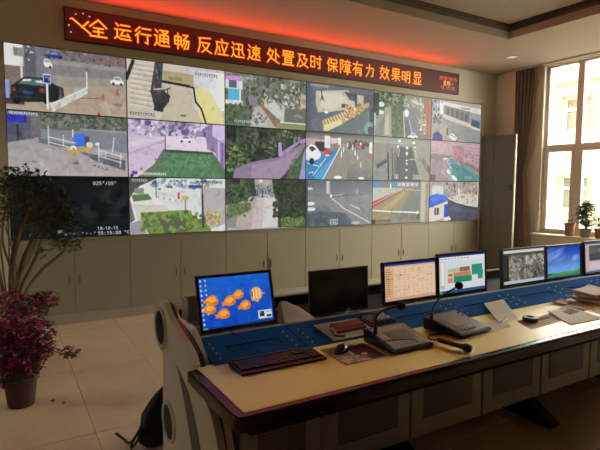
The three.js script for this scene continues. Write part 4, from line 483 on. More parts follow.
// ------------------------------------------------------------------ keyboard, mouse, mouse pad
{
  const t = thing('keyboard', 'black computer keyboard at the left end of the desk', 'keyboard', [1.012, 0.752, 4.058], null, -0.015);
  part('body', sideProfile([[-0.075, 0], [0.076, 0], [0.077, 0.010], [-0.07, 0.021], [-0.076, 0.018]], -0.215, 0.215, 0.003), M(lin(0.012, 0.011, 0.011), 0.45), t);
  const ks = []; const rows = [[-0.062, 15], [-0.038, 15], [-0.019, 15], [0.0, 14], [0.019, 13], [0.038, 9]];
  rows.forEach(([z, n], r) => { const L = 0.285; for (let k = 0; k < n; k++) { const kw = L / n; ks.push(bx(-0.205 + k * kw + 0.001, -0.205 + (k + 1) * kw - 0.001, 0.013 - z * 0.07, 0.0215 - z * 0.075, z - 0.0085, z + 0.0085)); } for (let k = 0; k < 3; k++) if (r !== 3) ks.push(bx(0.088 + k * 0.0185, 0.105 + k * 0.0185, 0.013 - z * 0.07, 0.0215 - z * 0.075, z - 0.0085, z + 0.0085)); if (r) for (let k = 0; k < 3; k++) ks.push(bx(0.15 + k * 0.0185, 0.167 + k * 0.0185, 0.013 - z * 0.07, 0.0215 - z * 0.075, z - 0.0085, z + 0.0085)); });
  const kk = part('keys', merge(ks), M(lin(0.022, 0.018, 0.017), 0.5), t); kk.userData.kind = 'stuff';
  part('cable', tube([[-0.02, 0.012, -0.075], [-0.03, 0.018, -0.12], [-0.06, 0.05, -0.24], [-0.1, 0.07, -0.36]].map(([x, y, z]) => [x, y, z]), 0.0026, 20, 6), M(lin(0.01, 0.01, 0.01), 0.5), t);
}
{
  const tex = canvasTex(256, 256, (c, w, h) => { seedState = 44; const p = painter(c, w, h); p.rect('#d8c0a4', 0, 0, 100, 100).poly('#8f7a68', 0, 0, 46, 0, 30, 100, 0, 100).speck(0, 60, 50, 40, 40, ['#c8b098', '#9c8470', '#d8c0a4'], 2, 6).poly('#2f2823', 52, 18, 100, 10, 100, 100, 60, 100, 44, 60).speck(52, 20, 46, 70, 40, ['#3c332c', '#241e1a', '#4c4036'], 2, 6).rect('#c9a83c', 56, 2, 26, 9).ell('#f0ece0', 62, 66, 6, 6).ell('#b8643c', 50, 80, 9, 7); });
  const s = new THREE.Shape(); const P = [[-0.125, -0.115], [0.125, -0.105], [0.105, 0.115], [-0.135, 0.118]]; P.forEach(([a, b], i) => s[i ? 'lineTo' : 'moveTo'](a, -b));
  const g = new THREE.ExtrudeGeometry(s, { depth: 0.003, bevelEnabled: false }); const uv = g.attributes.uv; for (let i = 0; i < uv.count; i++) uv.setXY(i, uv.getX(i) / 0.26 + 0.5, uv.getY(i) / 0.236 + 0.5); g.rotateX(-Math.PI / 2);
  single('mouse_pad', 'patterned mouse pad with dark right half under the mouse', 'mouse pad', g, M(lin(1, 1, 1), 0.6, { map: tex }), [1.395, 0.7517, 4.125]);
  const t = thing('computer_mouse', 'black computer mouse lying on the mouse pad', 'mouse', [1.345, 0.7549, 4.085], null, -1.1);
  const mg = new THREE.SphereGeometry(1, 28, 16, 0, 6.2832, 0, Math.PI / 2); { const p = mg.attributes.position; for (let i = 0; i < p.count; i++) { const x = p.getX(i), y = p.getY(i), z = p.getZ(i); p.setXYZ(i, x * 0.031 * (1 - 0.1 * z), Math.pow(y, 0.7) * 0.035 * (1 - 0.25 * (z + 0.2) * (z + 0.2)), z * 0.055); } mg.computeVertexNormals(); }
  part('shell', mg, M(lin(0.012, 0.012, 0.013), 0.25), t);
  part('scroll_wheel', new THREE.CylinderGeometry(0.008, 0.008, 0.006, 16).rotateZ(Math.PI / 2).translate(0, 0.026, -0.03), M(lin(0.05, 0.05, 0.05), 0.6), t);
  part('cable', tube([[0, 0.008, -0.05], [0.0, 0.006, -0.075], [0.04, 0.006, -0.11], [0.12, 0.03, -0.13], [0.2, 0.055, -0.13], [0.32, 0.078, -0.15]], 0.0024, 26, 6), M(lin(0.01, 0.01, 0.01), 0.5), t);
}
// ------------------------------------------------------------------ two gooseneck microphone stations
function micStation(label, pos, turn, w, d, topMat, neck, headPos) {
  const t = thing('microphone_station', label, 'microphone', pos, 'gooseneck microphones on the worktop', turn);
  part('base', sideProfile([[-d / 2, 0.004], [d / 2, 0.004], [d / 2 + 0.004, 0.012], [d / 2, 0.022], [-d / 2 + 0.01, 0.072], [-d / 2 - 0.004, 0.068]], -w / 2, w / 2, 0.004), M(lin(0.02, 0.019, 0.018), 0.4), t);
  const ang = Math.atan2(0.05, d - 0.01), L = Math.hypot(0.05, d - 0.01), toTop = (g) => g.rotateX(ang).translate(0, 0.022, d / 2);
  part('top_plate', toTop(bx(-w / 2 + 0.012, w / 2 - 0.012, 0.0002, 0.004, -L + 0.012, -0.008, 0.0015)), topMat, t);
  part('display_panel', toTop(bx(-w / 2 + 0.06, w / 2 - 0.05, 0.0041, 0.0055, -L * 0.72, -L * 0.32)), M(lin(0.33, 0.31, 0.29), 0.12, { clearcoat: 1 }), t);
  for (let k = 0; k < 5; k++) part('button', toTop(bx(-w / 2 + 0.065 + k * 0.026, -w / 2 + 0.082 + k * 0.026, 0.0041, 0.008, -L * 0.22, -L * 0.12, 0.0015)), k === 4 ? M(lin(0.1, 0.3, 0.2), 0.4) : M(lin(0.4, 0.37, 0.34), 0.4), t);
  for (const [bxx, bzz] of [[w / 2 - 0.03, -0.85], [w / 2 - 0.03, -0.7], [w / 2 - 0.03, -0.55]]) part('button', toTop(new THREE.CylinderGeometry(0.006, 0.006, 0.006, 12).translate(bxx, 0.006, bzz * L)), M(lin(0.6, 0.57, 0.5), 0.35), t);
  part('gooseneck', tube(neck, 0.0052, 40, 10), M(lin(0.012, 0.012, 0.012), 0.4), t);
  part('neck_socket', new THREE.CylinderGeometry(0.009, 0.012, 0.05, 16).translate(neck[0][0], 0.078, neck[0][2]), M(lin(0.014, 0.014, 0.014), 0.45), t);
  part('foam_windscreen', new THREE.SphereGeometry(0.022, 20, 14).scale(1.1, 1, 1.1).translate(...headPos), M(lin(0.008, 0.008, 0.008), 0.95), t);
  for (const [fx, fz] of [[-1, -1], [1, -1], [-1, 1], [1, 1]]) part('rubber_foot', new THREE.CylinderGeometry(0.008, 0.008, 0.0038, 12).translate(fx * (w / 2 - 0.02), 0.0019, fz * (d / 2 - 0.02)), blackMat, t);
}
micStation('gooseneck microphone with brownish grey base, beside the mouse pad', [1.667, 0.752, 4.135], 0, 0.262, 0.235, M(lin(0.40, 0.36, 0.33), 0.3), [[-0.113, 0.055, -0.045], [-0.113, 0.11, -0.045], [-0.108, 0.148, -0.045], [-0.085, 0.172, -0.04], [-0.05, 0.185, -0.035], [0.02, 0.192, -0.02]], [0.032, 0.193, -0.018]);
micStation('gooseneck microphone with dark grey base, in front of the status monitor', [2.135, 0.752, 4.105], 0.11, 0.285, 0.25, M(lin(0.11, 0.1, 0.088), 0.28), [[-0.125, 0.055, -0.085], [-0.118, 0.105, -0.085], [-0.1, 0.14, -0.085], [-0.065, 0.172, -0.08], [-0.01, 0.205, -0.065], [0.06, 0.232, -0.05]], [0.073, 0.238, -0.048]);
{ // hand microphone lying in front of the second station
  const t = thing('hand_microphone', 'black hand microphone lying between the two microphone bases', 'microphone', [1.87, 0.7517, 4.32], null, -1.4);
  const rg = new THREE.LatheGeometry([[0, -0.095], [0.009, -0.095], [0.012, -0.085], [0.0115, 0.02], [0.014, 0.05], [0.0195, 0.058], [0.021, 0.075], [0.017, 0.094], [0, 0.099]].map(([a, b]) => new THREE.Vector2(a, b)), 24).rotateZ(-Math.PI / 2).translate(0.0, 0.0212, 0);
  part('body', rg, M(lin(0.012, 0.012, 0.012), 0.35), t);
  part('cable', tube([[-0.093, 0.02, 0], [-0.13, 0.01, -0.01], [-0.17, 0.005, -0.03], [-0.2, 0.005, -0.08], [-0.17, 0.006, -0.15]], 0.004, 24, 8), M(lin(0.01, 0.01, 0.01), 0.5), t);
}
// ------------------------------------------------------------------ papers and small things
const paperMat = M(lin(0.72, 0.66, 0.56), 0.85), paperDim = M(lin(0.6, 0.52, 0.43), 0.85);
function printed(seed, bg, ink, rows, pic) { return canvasTex(192, 256, (c, w, h) => { seedState = seed; const p = painter(c, w, h); p.rect(bg, 0, 0, 100, 100); for (let k = 0; k < rows; k++) { const y = 8 + (k * 84) / rows; for (let x = 10; x < 88; x += rr(6, 16)) p.rect(ink, x, y, rr(3, 8), 22 / rows); } if (pic) p.rect(pic, 48, 20, 42, 26); }); }
function sheetGeo(P, thick, curl = 0, n = 10) { // P: four corners [x, y, z], front-left, front-right, rear-right, rear-left; a thin bent solid
  const pos = [], uv = [], idx = [], at = (u, v) => [0, 1, 2].map((k) => (P[0][k] * (1 - u) + P[1][k] * u) * (1 - v) + (P[3][k] * (1 - u) + P[2][k] * u) * v);
  for (const top of [1, 0]) for (let j = 0; j <= n; j++) for (let i = 0; i <= n; i++) { const u = i / n, v = j / n, p = at(u, v); pos.push(p[0], p[1] + curl * Math.pow(Math.abs(u - 0.5) * 2, 3) * v + (top ? thick : 0), p[2]); uv.push(u, v); }
  const N = (n + 1) * (n + 1), q = (a, b, c, d) => idx.push(a, b, c, a, c, d);
  for (let j = 0; j < n; j++) for (let i = 0; i < n; i++) { const a = j * (n + 1) + i; q(a, a + 1, a + n + 2, a + n + 1); q(N + a, N + a + n + 1, N + a + n + 2, N + a + 1); }
  for (let i = 0; i < n; i++) { const f = i, r = n * (n + 1) + i, l = i * (n + 1), e = l + n; q(f + 1, f, N + f, N + f + 1); q(r, r + 1, N + r + 1, N + r); q(l, l + n + 1, N + l + n + 1, N + l); q(e + n + 1, e, N + e, N + e + n + 1); }
  const g = new THREE.BufferGeometry(); g.setAttribute('position', new THREE.Float32BufferAttribute(pos, 3)); g.setAttribute('uv', new THREE.Float32BufferAttribute(uv, 2)); g.setIndex(idx); const s = g.toNonIndexed(); s.computeVertexNormals(); return s;
}
const deckY = (z) => DECK.y0 + ((DECK.y1 - DECK.y0) * (DECK.z0 - z)) / (DECK.z0 - DECK.z1) + 0.0055, TOP = 0.7518;
const sheet = (name, label, P, mat, thick = 0.0012, curl = 0, group) => single(name, label, 'paper', sheetGeo(P.map(([x, z, y]) => [x, y ?? (z < 3.955 ? deckY(z) : TOP), z]), thick, curl), mat, [0, 0, 0], group);
sheet('paper_sheet', 'white sheet lying on the blue deck under the red wallet', [[1.40, 3.945], [1.69, 3.945], [1.682, 3.76], [1.385, 3.76]], M(lin(0.6, 0.55, 0.46), 0.8), 0.001);
{ // red wallet with a ribbon end
  const t = thing('red_wallet', 'dark red flat wallet with ribbon ends lying on a white sheet', 'wallet', [1.555, deckY(3.85) + 0.0035, 3.855], null, 0.03), rm = M(lin(0.30, 0.035, 0.03), 0.5);
  t.rotation.x = DANG; part('cover', bx(-0.1, 0.1, 0, 0.014, -0.042, 0.04, 0.004), rm, t); part('flap', bx(-0.098, 0.098, 0.0142, 0.022, -0.04, 0.02, 0.003), rm, t);
  for (let k = 0; k < 3; k++) part('ribbon', tube([[-0.098, 0.012, -0.01 + k * 0.015], [-0.12, 0.016, 0.0 + k * 0.018], [-0.13 - k * 0.004, 0.008, 0.03 + k * 0.012], [-0.125 + k * 0.02, 0.006, 0.075 + k * 0.004]], 0.0055, 16, 6), rm, t);
}
{ // clear plastic case
  const t = thing('plastic_case', 'clear plastic case with dark green card beside the red wallet', 'case', [1.785, deckY(3.835) + 0.001, 3.835], null, 0.05); t.rotation.x = DANG;
  part('shell', bx(-0.095, 0.085, 0, 0.022, -0.07, 0.055, 0.006), M(lin(0.9, 0.94, 0.92), 0.05, { transmission: 1, thickness: 0.02, ior: 1.45 }), t);
  part('card', bx(-0.08, 0.07, 0.006, 0.010, -0.055, 0.04), M(lin(0.06, 0.075, 0.06), 0.4), t);
}
sheet('paper_sheet', 'printed sheet leaning half on the blue deck beyond the dark microphone', [[2.44, 4.16], [2.655, 4.12], [2.90, 3.83], [2.69, 3.835]], M(lin(0.95, 0.95, 0.95), 0.85, { map: printed(3, '#d8cab4', '#9a8e7c', 15) }), 0.001);
sheet('paper_sheet', 'printed sheet lying flat on the worktop beside the dark microphone', [[2.285, 4.215], [2.46, 4.215], [2.555, 4.10], [2.39, 4.075]], M(lin(0.95, 0.95, 0.95), 0.85, { map: printed(4, '#d6c8b0', '#a09480', 9) }), 0.001);
sheet('paper_sheet', 'tan printed sheet under the black tape roll', [[2.51, 4.31], [2.83, 4.29], [2.93, 4.15], [2.60, 4.155]], M(lin(0.75, 0.75, 0.75), 0.85, { map: printed(5, '#cdb898', '#8c7a64', 8, '#6a5a4c') }), 0.0012);
single('tape_roll', 'small black tape roll on the tan sheet', 'tape', new THREE.LatheGeometry([[0.022, 0], [0.042, 0], [0.044, 0.003], [0.044, 0.024], [0.042, 0.027], [0.022, 0.027], [0.02, 0.024], [0.02, 0.003], [0.022, 0]].map(([a, b]) => new THREE.Vector2(a, b)), 32), M(lin(0.012, 0.011, 0.01), 0.4), [2.66, TOP + 0.0025, 4.2]);
single('pen', 'dark pen lying beside the black tape roll', 'pen', new THREE.CylinderGeometry(0.004, 0.004, 0.14, 10).rotateZ(Math.PI / 2).rotateY(0.35).translate(0, 0.0045, 0), M(lin(0.02, 0.016, 0.014), 0.35), [2.545, TOP, 4.11]);
sheet('newspaper', 'spread newspaper with grey print on the worktop', [[2.80, 4.37], [3.12, 4.385], [3.20, 4.09], [2.945, 4.13]], M(lin(0.95, 0.95, 0.95), 0.85, { map: printed(6, '#d4c8b4', '#8e8474', 22, '#57514a') }), 0.004, 0.012);
sheet('newspaper', 'folded newspaper lying over the blue deck behind the spread one', [[3.215, 4.21], [3.35, 4.20], [3.34, 3.97], [3.215, 3.98]], M(lin(0.95, 0.95, 0.95), 0.85, { map: printed(7, '#cfc0a8', '#92866f', 18) }), 0.008, 0.012);
{ // pile of papers at the right
  const t = thing('paper_pile', 'thick untidy pile of papers at the right edge', 'papers', [0, 0, 0]); seedState = 400;
  for (let k = 0; k < 7; k++) { const a = rr(-0.03, 0.03), b = rr(-0.03, 0.03); part('paper', sheetGeo([[3.43 + a, 0, 4.19 + b], [3.69 + a, 0, 4.16 + b], [3.68 - b, 0, 3.995 + a], [3.40 + b, 0, 4.01 + a]].map(([x, , z]) => [x, TOP + 0.013 + k * 0.0088, z]), 0.0075, 0.006 + 0.002 * k), k % 2 ? paperMat : paperDim, t); }
}
sheet('paper_sheet', 'tan sheet lying on the worktop in front of the paper pile', [[3.18, 4.36], [3.42, 4.33], [3.47, 4.22], [3.24, 4.23]], paperDim, 0.001);
{ // loose papers on the ledge between the first two monitors
  const t = thing('paper_pile', 'loose pinkish papers heaped between the fish monitor and the dark monitor', 'papers', [0, 0, 0]); seedState = 410;
  for (let k = 0; k < 4; k++) { const a = k * 0.006; part('paper', sheetGeo([[1.258 + a, 0.8075 + k * 0.0045, 3.685 - k * 0.008], [1.452 - k * 0.014, 0.8075 + k * 0.0045, 3.685 - k * 0.008], [1.415 - k * 0.02, 0.862 + k * 0.009, 3.555], [1.27 + a, 0.866 + k * 0.011, 3.55]], 0.004, -0.01), M(lin(0.80 - k * 0.02, 0.70 - k * 0.02, 0.58 - k * 0.02), 0.85), t); }
  part('support_block', bx(1.275, 1.41, 0.7785, 0.838, 3.55, 3.618, 0.01), paperMat, t);
}
single('acrylic_box', 'small grey box standing behind the left end plate', 'box', merge([bx(-0.05, 0.05, 0, 0.012, -0.05, 0.05, 0.003), bx(-0.05, 0.05, 0.012, 0.16, -0.05, -0.042, 0.003), bx(-0.05, -0.042, 0.012, 0.16, -0.042, 0.05, 0.003), bx(0.042, 0.05, 0.012, 0.16, -0.042, 0.05, 0.003)]), M(lin(0.5, 0.47, 0.41), 0.4), [0.84, 0.7785, 3.37]);
// ------------------------------------------------------------------ potted plants
const bark = M(lin(0.17, 0.12, 0.08), 0.85), terracotta = M(lin(0.085, 0.032, 0.022), 0.7, { bumpMap: plasterBump, bumpScale: 0.001 }), soil = M(lin(0.03, 0.02, 0.014), 0.95);
const leafMats = [lin(0.065, 0.10, 0.04), lin(0.095, 0.14, 0.055), lin(0.04, 0.062, 0.026), lin(0.16, 0.2, 0.09)].map((c) => M(c, 0.5, { side: THREE.DoubleSide }));
const bractMats = [lin(0.45, 0.045, 0.15), lin(0.30, 0.03, 0.10), lin(0.55, 0.16, 0.26)].map((c) => M(c, 0.7, { side: THREE.DoubleSide }));
function leaves(n, place, len, wid, fold = 0.25) { // n small folded leaves joined into one mesh
  const pos = [], v = new THREE.Vector3(), q = new THREE.Quaternion(), e = new THREE.Euler(), out = (x, y, z, o) => { v.set(x, y, z).applyQuaternion(q); pos.push(v.x + o[0], v.y + o[1], v.z + o[2]); };
  for (let i = 0; i < n; i++) {
    const [o, yaw] = place(i); e.set(rr(-0.9, 0.5), yaw ?? rr(0, 6.28), rr(-0.6, 0.6), 'YXZ'); q.setFromEuler(e); const L = len * rr(0.7, 1.25), W = wid * rr(0.8, 1.2), h = W * fold;
    const a = [0, 0, 0], b = [-W / 2, h, L * 0.42], c = [0, 0, L * 0.5], d = [W / 2, h, L * 0.42], t = [0, -L * 0.12, L], b2 = [-W * 0.36, h * 0.6, L * 0.75], d2 = [W * 0.36, h * 0.6, L * 0.75];
    for (const tri of [[a, c, b], [a, d, c], [b, c, b2], [c, d, d2], [b2, c, t], [c, d2, t]]) for (const p of tri) out(...p, o);
  }
  const g = new THREE.BufferGeometry(); g.setAttribute('position', new THREE.Float32BufferAttribute(pos, 3)); g.computeVertexNormals(); return g;
}
function inBall(c, r) { for (;;) { const x = rr(-1, 1), y = rr(-1, 1), z = rr(-1, 1), d = x * x + y * y + z * z; if (d < 1 && d > 0.12) return [c[0] + x * r[0], c[1] + y * r[1], c[2] + z * r[2]]; } }
function potGeo(rt, rb, h, rim = 0.012) { return new THREE.LatheGeometry([[0, 0], [rb, 0], [rb + 0.004, 0.006], [rt - rim * 0.6, h - 0.035], [rt, h - 0.034], [rt + 0.002, h - 0.004], [rt - 0.003, h], [rt - rim, h - 0.002], [rt - rim - 0.004, h - 0.03], [0, h - 0.03]].map(([a, b]) => new THREE.Vector2(a, b)), 36); }
function stuffPart(name, g, m, parent) { const o = part(name, g, m, parent); o.userData.kind = 'stuff'; return o; }
{ // tall leafy shrub against the video wall
  seedState = 51; const t = thing('potted_shrub', 'tall dark green shrub with bare branching stems, at the left edge', 'plant', [-0.02, 0, 1.15]);
  part('pot', potGeo(0.17, 0.12, 0.32), M(lin(0.12, 0.06, 0.04), 0.6), t); part('soil', new THREE.CylinderGeometry(0.148, 0.148, 0.01, 28).translate(0, 0.297, 0), soil, t);
  const S = [[[0, 0.3, 0], [0.0, 0.55, 0], [0.01, 0.85, 0], [0.07, 1.12, 0.0], [0.13, 1.3, 0.02], [0.1, 1.6, 0]], [[0.02, 0.3, 0.02], [0.03, 0.6, 0.02], [0.09, 0.9, 0], [0.2, 1.15, 0], [0.26, 1.45, -0.02]], [[0.03, 0.3, -0.02], [0.07, 0.65, 0], [0.2, 0.95, 0.03], [0.3, 1.3, 0.02], [0.33, 1.5, 0]], [[-0.02, 0.3, 0], [-0.05, 0.6, 0.02], [-0.12, 0.95, 0.02], [-0.1, 1.3, 0], [-0.06, 1.6, 0.02]], [[0.03, 0.3, 0.03], [0.1, 0.62, 0.03], [0.24, 0.82, 0.03], [0.40, 0.96, 0.04], [0.47, 1.1, 0.03]], [[0.0, 0.85, 0], [-0.05, 1.1, 0.04], [-0.03, 1.3, 0.06], [0.02, 1.5, 0.06]], [[0.08, 1.13, 0], [0.16, 1.24, 0.04], [0.25, 1.33, 0.05], [0.35, 1.42, 0.05]], [[-0.03, 0.3, -0.03], [-0.14, 0.6, 0], [-0.25, 0.9, 0.02], [-0.3, 1.25, 0]]];
  for (let k = 0; k < 9; k++) { const a = rr(-0.06, 0.08), b = rr(-0.3, 0.42), y = rr(1.15, 1.5); S.push([[a * 0.5, 0.3, rr(-0.05, 0.05)], [a, 0.6, rr(-0.06, 0.06)], [a + (b - a) * 0.45, 0.95, rr(-0.08, 0.08)], [b, y, rr(-0.1, 0.1)]]); }
  S.forEach((p, i) => part('stem', tube(p, i < 1 ? 0.022 : i < 5 ? 0.0125 : i < 8 ? 0.009 : 0.006, 30, 8), bark, t));
  const blobs = [[[0.06, 1.58, 0], [0.16, 0.13, 0.16], 150], [[0.22, 1.42, 0], [0.26, 0.17, 0.2], 330], [[0.42, 1.35, 0], [0.13, 0.13, 0.14], 120], [[0.29, 1.5, 0], [0.17, 0.11, 0.15], 150], [[0.14, 1.63, 0], [0.14, 0.09, 0.14], 90], [[0.42, 1.16, 0.02], [0.16, 0.12, 0.12], 150], [[-0.1, 1.42, 0.02], [0.2, 0.24, 0.2], 260], [[0.3, 1.24, -0.02], [0.2, 0.12, 0.14], 180], [[-0.3, 1.3, 0], [0.18, 0.2, 0.18], 130], [[0.44, 1.02, 0.03], [0.14, 0.06, 0.08], 60], [[0.26, 0.98, 0.03], [0.04, 0.05, 0.04], 14]];
  const pick = (m) => { const L = []; blobs.forEach(([c, r, n]) => { for (let k = 0; k < n; k++) if (Math.floor(rnd() * 2.6) === m) L.push(inBall(c, r)); }); return L; };
  for (const m of [0, 1, 2]) { const L = pick(m); stuffPart('foliage', leaves(L.length, (i) => [L[i]], 0.056, 0.026), leafMats[m], t); }
  stuffPart('young_leaves', leaves(16, () => [inBall([0.42, 1.37, 0.1], [0.1, 0.1, 0.06])], 0.06, 0.02), leafMats[3], t);
}
function flowerPlant(label, pos, potDims, blobs, extra, seed, potMat) {
  seedState = seed; const t = thing('potted_flower', label, 'plant', pos, 'magenta flowering plants in pots');
  part('pot', potGeo(...potDims), potMat, t); part('soil', new THREE.CylinderGeometry(potDims[0] - 0.02, potDims[0] - 0.02, 0.01, 24).translate(0, potDims[2] - 0.026, 0), soil, t);
  const st = potDims[2] - 0.03; blobs.slice(0, 5).forEach(([c]) => part('stem', tube([[0, st, 0], [c[0] * 0.3, st + (c[1] - st) * 0.5, c[2] * 0.3], c], 0.006, 14, 6), bark, t));
  if (extra) part('stem', tube([[0.05, st, 0.02], ...extra], 0.004, 20, 6), bark, t);
  const gen = (f, m) => { const L = []; blobs.forEach(([c, r, n]) => { for (let k = 0; k < n * f; k++) { const p = inBall(c, r); L.push(p); } }); if (extra) for (let k = 0; k < 22 * f; k++) { const e = extra[Math.floor(rnd() * extra.length)]; L.push([e[0] + rr(-0.03, 0.03), e[1] + rr(-0.03, 0.03), e[2] + rr(-0.03, 0.03)]); } return L; };
  for (const m of [0, 2]) { const L = gen(0.45); stuffPart('foliage', leaves(L.length, (i) => [L[i]], 0.045, 0.026), leafMats[m], t); }
  [0.5, 0.35, 0.16].forEach((f, m) => { const L = gen(f).map(([x, y, z]) => [x * 1.06, y + 0.02, z * 1.06]); stuffPart('flowers', leaves(L.length, (i) => [L[i]], 0.036, 0.032, 0.35), bractMats[m], t); });
  return t;
}
flowerPlant('bushy magenta flowers in a terracotta pot on the floor tiles', [0.01, 0, 2.07], [0.112, 0.082, 0.21], [[[0, 0.49, 0], [0.16, 0.13, 0.15], 250], [[0.10, 0.47, 0.02], [0.12, 0.13, 0.12], 150], [[-0.15, 0.46, 0], [0.14, 0.16, 0.14], 160], [[0.02, 0.36, 0.08], [0.17, 0.12, 0.12], 190], [[0.11, 0.37, 0.03], [0.10, 0.08, 0.1], 80], [[-0.12, 0.34, 0.04], [0.14, 0.1, 0.12], 110], [[0.02, 0.26, 0.04], [0.12, 0.06, 0.12], 80], [[-0.12, 0.2, 0.05], [0.05, 0.08, 0.05], 26]], [[0.16, 0.38, 0.05], [0.23, 0.36, 0.06], [0.28, 0.33, 0.06], [0.33, 0.31, 0.06]], 61, terracotta);
flowerPlant('smaller magenta flowers standing behind the terracotta pot, below the shrub', [0.06, 0, 1.56], [0.12, 0.09, 0.26], [[[0.05, 0.57, 0], [0.13, 0.10, 0.12], 110], [[0.15, 0.61, 0], [0.09, 0.07, 0.09], 60], [[-0.1, 0.6, 0], [0.12, 0.12, 0.12], 90], [[0.02, 0.48, 0], [0.14, 0.1, 0.12], 80], [[-0.2, 0.7, 0], [0.07, 0.06, 0.07], 40]], null, 62, M(lin(0.10, 0.05, 0.035), 0.7));
for (const [x, z, a, l] of [[0.205, 2.12, 0.3, 'dried fallen petal on the tiles, nearer the pot'], [0.27, 2.2, 1.4, 'dried fallen petal on the tiles, farther from the pot']]) single('fallen_petal', l, 'petal', (() => { seedState = 5 + z * 100; const g = new THREE.SphereGeometry(0.014, 10, 6); g.scale(1.2, 0.3, 0.8); g.rotateY(a); g.translate(0, 0.0045, 0); return g; })(), M(lin(0.06, 0.02, 0.02), 0.8), [x, 0, z], 'fallen petals');
// plants on the window sill
function sillPlant(label, z, dims, potMat, blobs, seed, len = 0.06) {
  seedState = seed; const t = thing('sill_plant', label, 'plant', [7.585, SILL, z], 'plants on the window sill');
  part('pot', potGeo(...dims), potMat, t); part('soil', new THREE.CylinderGeometry(dims[0] - 0.02, dims[0] - 0.02, 0.008, 20).translate(0, dims[2] - 0.026, 0), soil, t);
  blobs.slice(0, 4).forEach(([c]) => part('stem', tube([[0, dims[2] - 0.03, 0], [c[0] * 0.4, (dims[2] + c[1]) / 2, c[2] * 0.5], c], 0.004, 10, 6), bark, t));
  for (const m of [0, 1]) { const L = []; blobs.forEach(([c, r, n]) => { for (let k = 0; k < n / 2; k++) L.push(inBall(c, r)); }); stuffPart('foliage', leaves(L.length, (i) => [L[i]], len, len * 0.55), leafMats[m], t); }
}
sillPlant('small square-shouldered terracotta pot with a few short sprigs', 1.50, [0.082, 0.06, 0.205], M(lin(0.26, 0.11, 0.065), 0.75), [[[0.0, 0.23, -0.05], [0.03, 0.025, 0.05], 14], [[0, 0.22, 0.03], [0.03, 0.02, 0.03], 8]], 71, 0.05);
sillPlant('bushy dark green plant in a low glazed pot on the sill', 1.745, [0.09, 0.06, 0.135], M(lin(0.12, 0.11, 0.085), 0.35), [[[0, 0.42, -0.01], [0.075, 0.13, 0.10], 150], [[0, 0.27, 0.0], [0.075, 0.12, 0.10], 130], [[0, 0.35, -0.06], [0.05, 0.1, 0.07], 60], [[0, 0.2, 0.02], [0.07, 0.06, 0.09], 50], [[0, 0.47, 0.06], [0.06, 0.07, 0.07], 50]], 72, 0.065);
sillPlant('terracotta pot with a leafy plant, cut by the right picture edge', 1.965, [0.08, 0.058, 0.15], M(lin(0.24, 0.10, 0.06), 0.75), [[[0, 0.24, 0], [0.075, 0.09, 0.085], 90], [[0, 0.31, 0.03], [0.06, 0.06, 0.06], 40]], 73, 0.055);
// ------------------------------------------------------------------ curtain tied back beside the window
{
  const clothBump = noiseTex(128, [[64, 1], [128, 1]], 0, 1, 90, 6);
  function drape(x, zl, zr, amp, folds, phase, mat, name, parent) { // zl, zr: [height, z] of the left and right edges from top to bottom
    const at = (L, y) => { for (let i = 0; i + 1 < L.length; i++) if (y <= L[i][0] && y >= L[i + 1][0]) { const t = (L[i][0] - y) / (L[i][0] - L[i + 1][0]), s = t * t * (3 - 2 * t); return L[i][1] + (L[i + 1][1] - L[i][1]) * s; } return L[L.length - 1][1]; };
    const NY = 60, NS = 90, y0 = zl[0][0], y1 = zl[zl.length - 1][0], pos = [], uv = [], idx = [];
    for (let j = 0; j <= NY; j++) for (let i = 0; i <= NS; i++) { const y = y0 + ((y1 - y0) * j) / NY, s = i / NS, a = at(zl, y), b = at(zr, y), k = Math.min(1, 0.35 + (b - a) * 1.6); pos.push(x + Math.sin(s * folds * 6.2832 + phase + Math.sin(y * 1.3) * 0.5) * amp * k, y, a + (b - a) * s + Math.cos(s * folds * 12.566) * 0.006); uv.push(s * 2, y); }
    for (let j = 0; j < NY; j++) for (let i = 0; i < NS; i++) { const p = j * (NS + 1) + i; idx.push(p, p + 1, p + NS + 2, p, p + NS + 2, p + NS + 1); }
    const g = new THREE.BufferGeometry(); g.setAttribute('position', new THREE.Float32BufferAttribute(pos, 3)); g.setAttribute('uv', new THREE.Float32BufferAttribute(uv, 2)); g.setIndex(idx); g.computeVertexNormals(); return part(name, g, mat, parent);
  }
  const t = thing('curtain', 'brown and gold floor-length curtain tied back beside the window', 'curtain', [0, 0, 0]);
  const brown = M(lin(0.17, 0.12, 0.09), 0.9, { side: THREE.DoubleSide, bumpMap: clothBump, bumpScale: 0.0004 }), gold = M(lin(0.26, 0.2, 0.125), 0.85, { side: THREE.DoubleSide, bumpMap: clothBump, bumpScale: 0.0004, transmission: 0.15, thickness: 0 });
  drape(7.555, [[3.53, 0.45], [1.74, 0.50], [0.05, 0.50]], [[3.53, 0.86], [2.8, 0.82], [2.2, 0.75], [1.74, 0.675], [1.3, 0.71], [0.05, 0.85]], 0.028, 6, 0, brown, 'brown_drape', t);
  drape(7.535, [[3.53, 0.80], [2.8, 0.78], [2.2, 0.72], [1.74, 0.665], [1.3, 0.70], [0.05, 0.78]], [[3.53, 0.935], [2.8, 0.925], [2.3, 0.86], [1.8, 0.74], [1.5, 0.765], [0.9, 0.84], [0.05, 0.93]], 0.016, 3, 1, gold, 'gold_drape', t);
  part('tie_band', new THREE.TorusGeometry(0.1, 0.009, 10, 30).scale(0.42, 1, 1).rotateX(Math.PI / 2).rotateX(0.3).translate(7.545, 1.755, 0.625), gold, t);
  part('curtain_rail', bx(7.52, 7.58, 3.531, 3.5548, 0.43, 3.5, 0.003), M(lin(0.4, 0.36, 0.3), 0.5), t);
}
